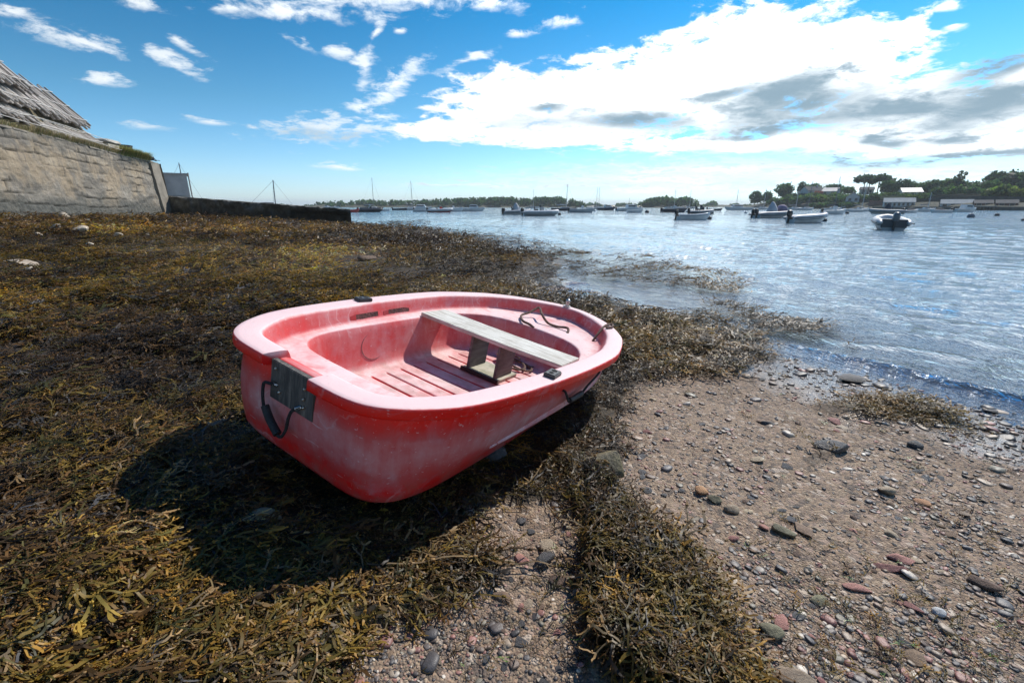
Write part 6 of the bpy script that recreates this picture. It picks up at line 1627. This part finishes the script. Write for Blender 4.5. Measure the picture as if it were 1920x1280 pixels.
# the brighter glow of air and cloud towards the sun
sd = Vector((math.sin(SUN_AZ) * math.cos(SUN_EL), math.cos(SUN_AZ) * math.cos(SUN_EL), math.sin(SUN_EL)))
dt = nt.new('ShaderNodeVectorMath', operation='DOT_PRODUCT'); nt.l.new(D, dt.inputs[0]); dt.inputs[1].default_value = sd
fwd = nt.math('POWER', nt.math('MAXIMUM', dt.outputs['Value'], 0.0), 3.0)
fm = nt.new('ShaderNodeMix', data_type='RGBA', blend_type='MULTIPLY'); fm.inputs[0].default_value = 1.0; nt.l.new(cl, fm.inputs[6]); nt.l.new(comb(*[nt.math('MULTIPLY_ADD', fwd, .9, .92)] * 3), fm.inputs[7]); cl = fm.outputs[2]
lowb = nt.rng(Z, .02, .40, 1.0, .45)
soft = nt.math('MULTIPLY', nt.rng(nt.math('ADD', nt.math('MULTIPLY', fl, .9), nt.math('MULTIPLY', fc, 1.3)), .28, .64, 0, 1, True), lowb)
cl = nt.mix(nt.rng(fc, .06, -.14, 0, .42, True), cl, (.60, .67, .72))
cl = nt.mix(nt.math('MULTIPLY', soft, .78), cl, (.50, .59, .66))
g2 = nt.rng(nt.math('MULTIPLY_ADD', fc, 1.5, union([(1520, 195, 300, 85, 6), (1830, 205, 280, 75, 8), (1180, 222, 230, 40), (1000, 232, 180, 25), (620, 258, 90, 12)])), -.15, .75, 0, 1, True)
cl = nt.mix(nt.math('MULTIPLY', g2, .72), cl, (.40, .49, .555))
cl = nt.mix(nt.math('MULTIPLY', shade, .95), cl, (.20, .305, .385))
hs = nt.new('ShaderNodeHueSaturation'); nt.l.new(sky.outputs[0], hs.inputs['Color']); hs.inputs['Saturation'].default_value = 1.15; hs.inputs['Value'].default_value = 1.0; hs.inputs['Hue'].default_value = .49
SKY_STRENGTH = .074
air = nt.ramp(nt.math('MAXIMUM', Z, 0.0), [(0, (1.15, 1.42, 1.85)), (.06, (1.05, 1.32, 1.62)), (.18, (.62, 1.02, 1.16)), (.34, (.10, .74, .94)), (.5, (.04, .58, .84))])
sk = nt.mix(1.0, hs.outputs[0], air, 'RGBA', 'MULTIPLY'); sk = nt.mix(1.0, sk, comb(*[nt.math('MULTIPLY_ADD', fwd, .9, 1.0)] * 3), 'RGBA', 'MULTIPLY')
k = nt.new('ShaderNodeMix', data_type='RGBA', blend_type='MULTIPLY'); k.inputs[0].default_value = 1.0; nt.l.new(cl, k.inputs[6]); k.inputs[7].default_value = (1 / SKY_STRENGTH,) * 3 + (1,)
nt.put(bg.inputs['Color'], nt.mix(alpha, sk, k.outputs[2])); bg.inputs['Strength'].default_value = SKY_STRENGTH
sun = bpy.data.lights.new('sun', 'SUN'); sun.energy = 3.9; sun.angle = R(.53); sun.color = (1.0, .94, .85)
so = bpy.data.objects.new('sun', sun); link(so); so.rotation_euler = (-sd).to_track_quat('-Z', 'Y').to_euler(); so.location = (20, 20, 40)
cam = bpy.data.cameras.new('camera'); cam.sensor_width = 36; cam.lens = FPX / 1920 * 36; cam.clip_start = .05; cam.clip_end = 20000
co = bpy.data.objects.new('camera', cam); link(co); co.location = (0, 0, EYE); co.rotation_euler = (math.pi / 2 - PITCH, 0, 0)
SC.camera = co
SC.view_settings.view_transform = 'Standard'; SC.view_settings.look = 'None'; SC.view_settings.gamma = 1.0; SC.view_settings.exposure = 0.40
SC.view_settings.use_curve_mapping = False
SC.render.engine = 'CYCLES'
SC.cycles.use_denoising = True
SC.cycles.max_bounces = 6; SC.cycles.transparent_max_bounces = 12; SC.cycles.caustics_reflective = False; SC.cycles.caustics_refractive = False
SC.cycles.sample_clamp_indirect = 6.0; SC.cycles.sample_clamp_direct = 14.0
# ------------------------------------------------------------------ the air over the bay
HAZE = 0.00028
mb = MB(); mb.box((0, 0, 20), (13000, 13000, 64)); hz = mb.build('haze', None, smooth=False)
m = bpy.data.materials.new('sea_air'); m.use_nodes = True; nt = NT(m.node_tree); nt.n.clear()
o_ = nt.new('ShaderNodeOutputMaterial'); pv = nt.new('ShaderNodeVolumePrincipled'); pv.inputs['Density'].default_value = HAZE; pv.inputs['Color'].default_value = (.86, .95, 1.0, 1); pv.inputs['Anisotropy'].default_value = .2
nt.l.new(pv.outputs[0], o_.inputs['Volume']); hz.data.materials.append(m); tag(hz, 'thin sea haze over the whole bay', kind='stuff')
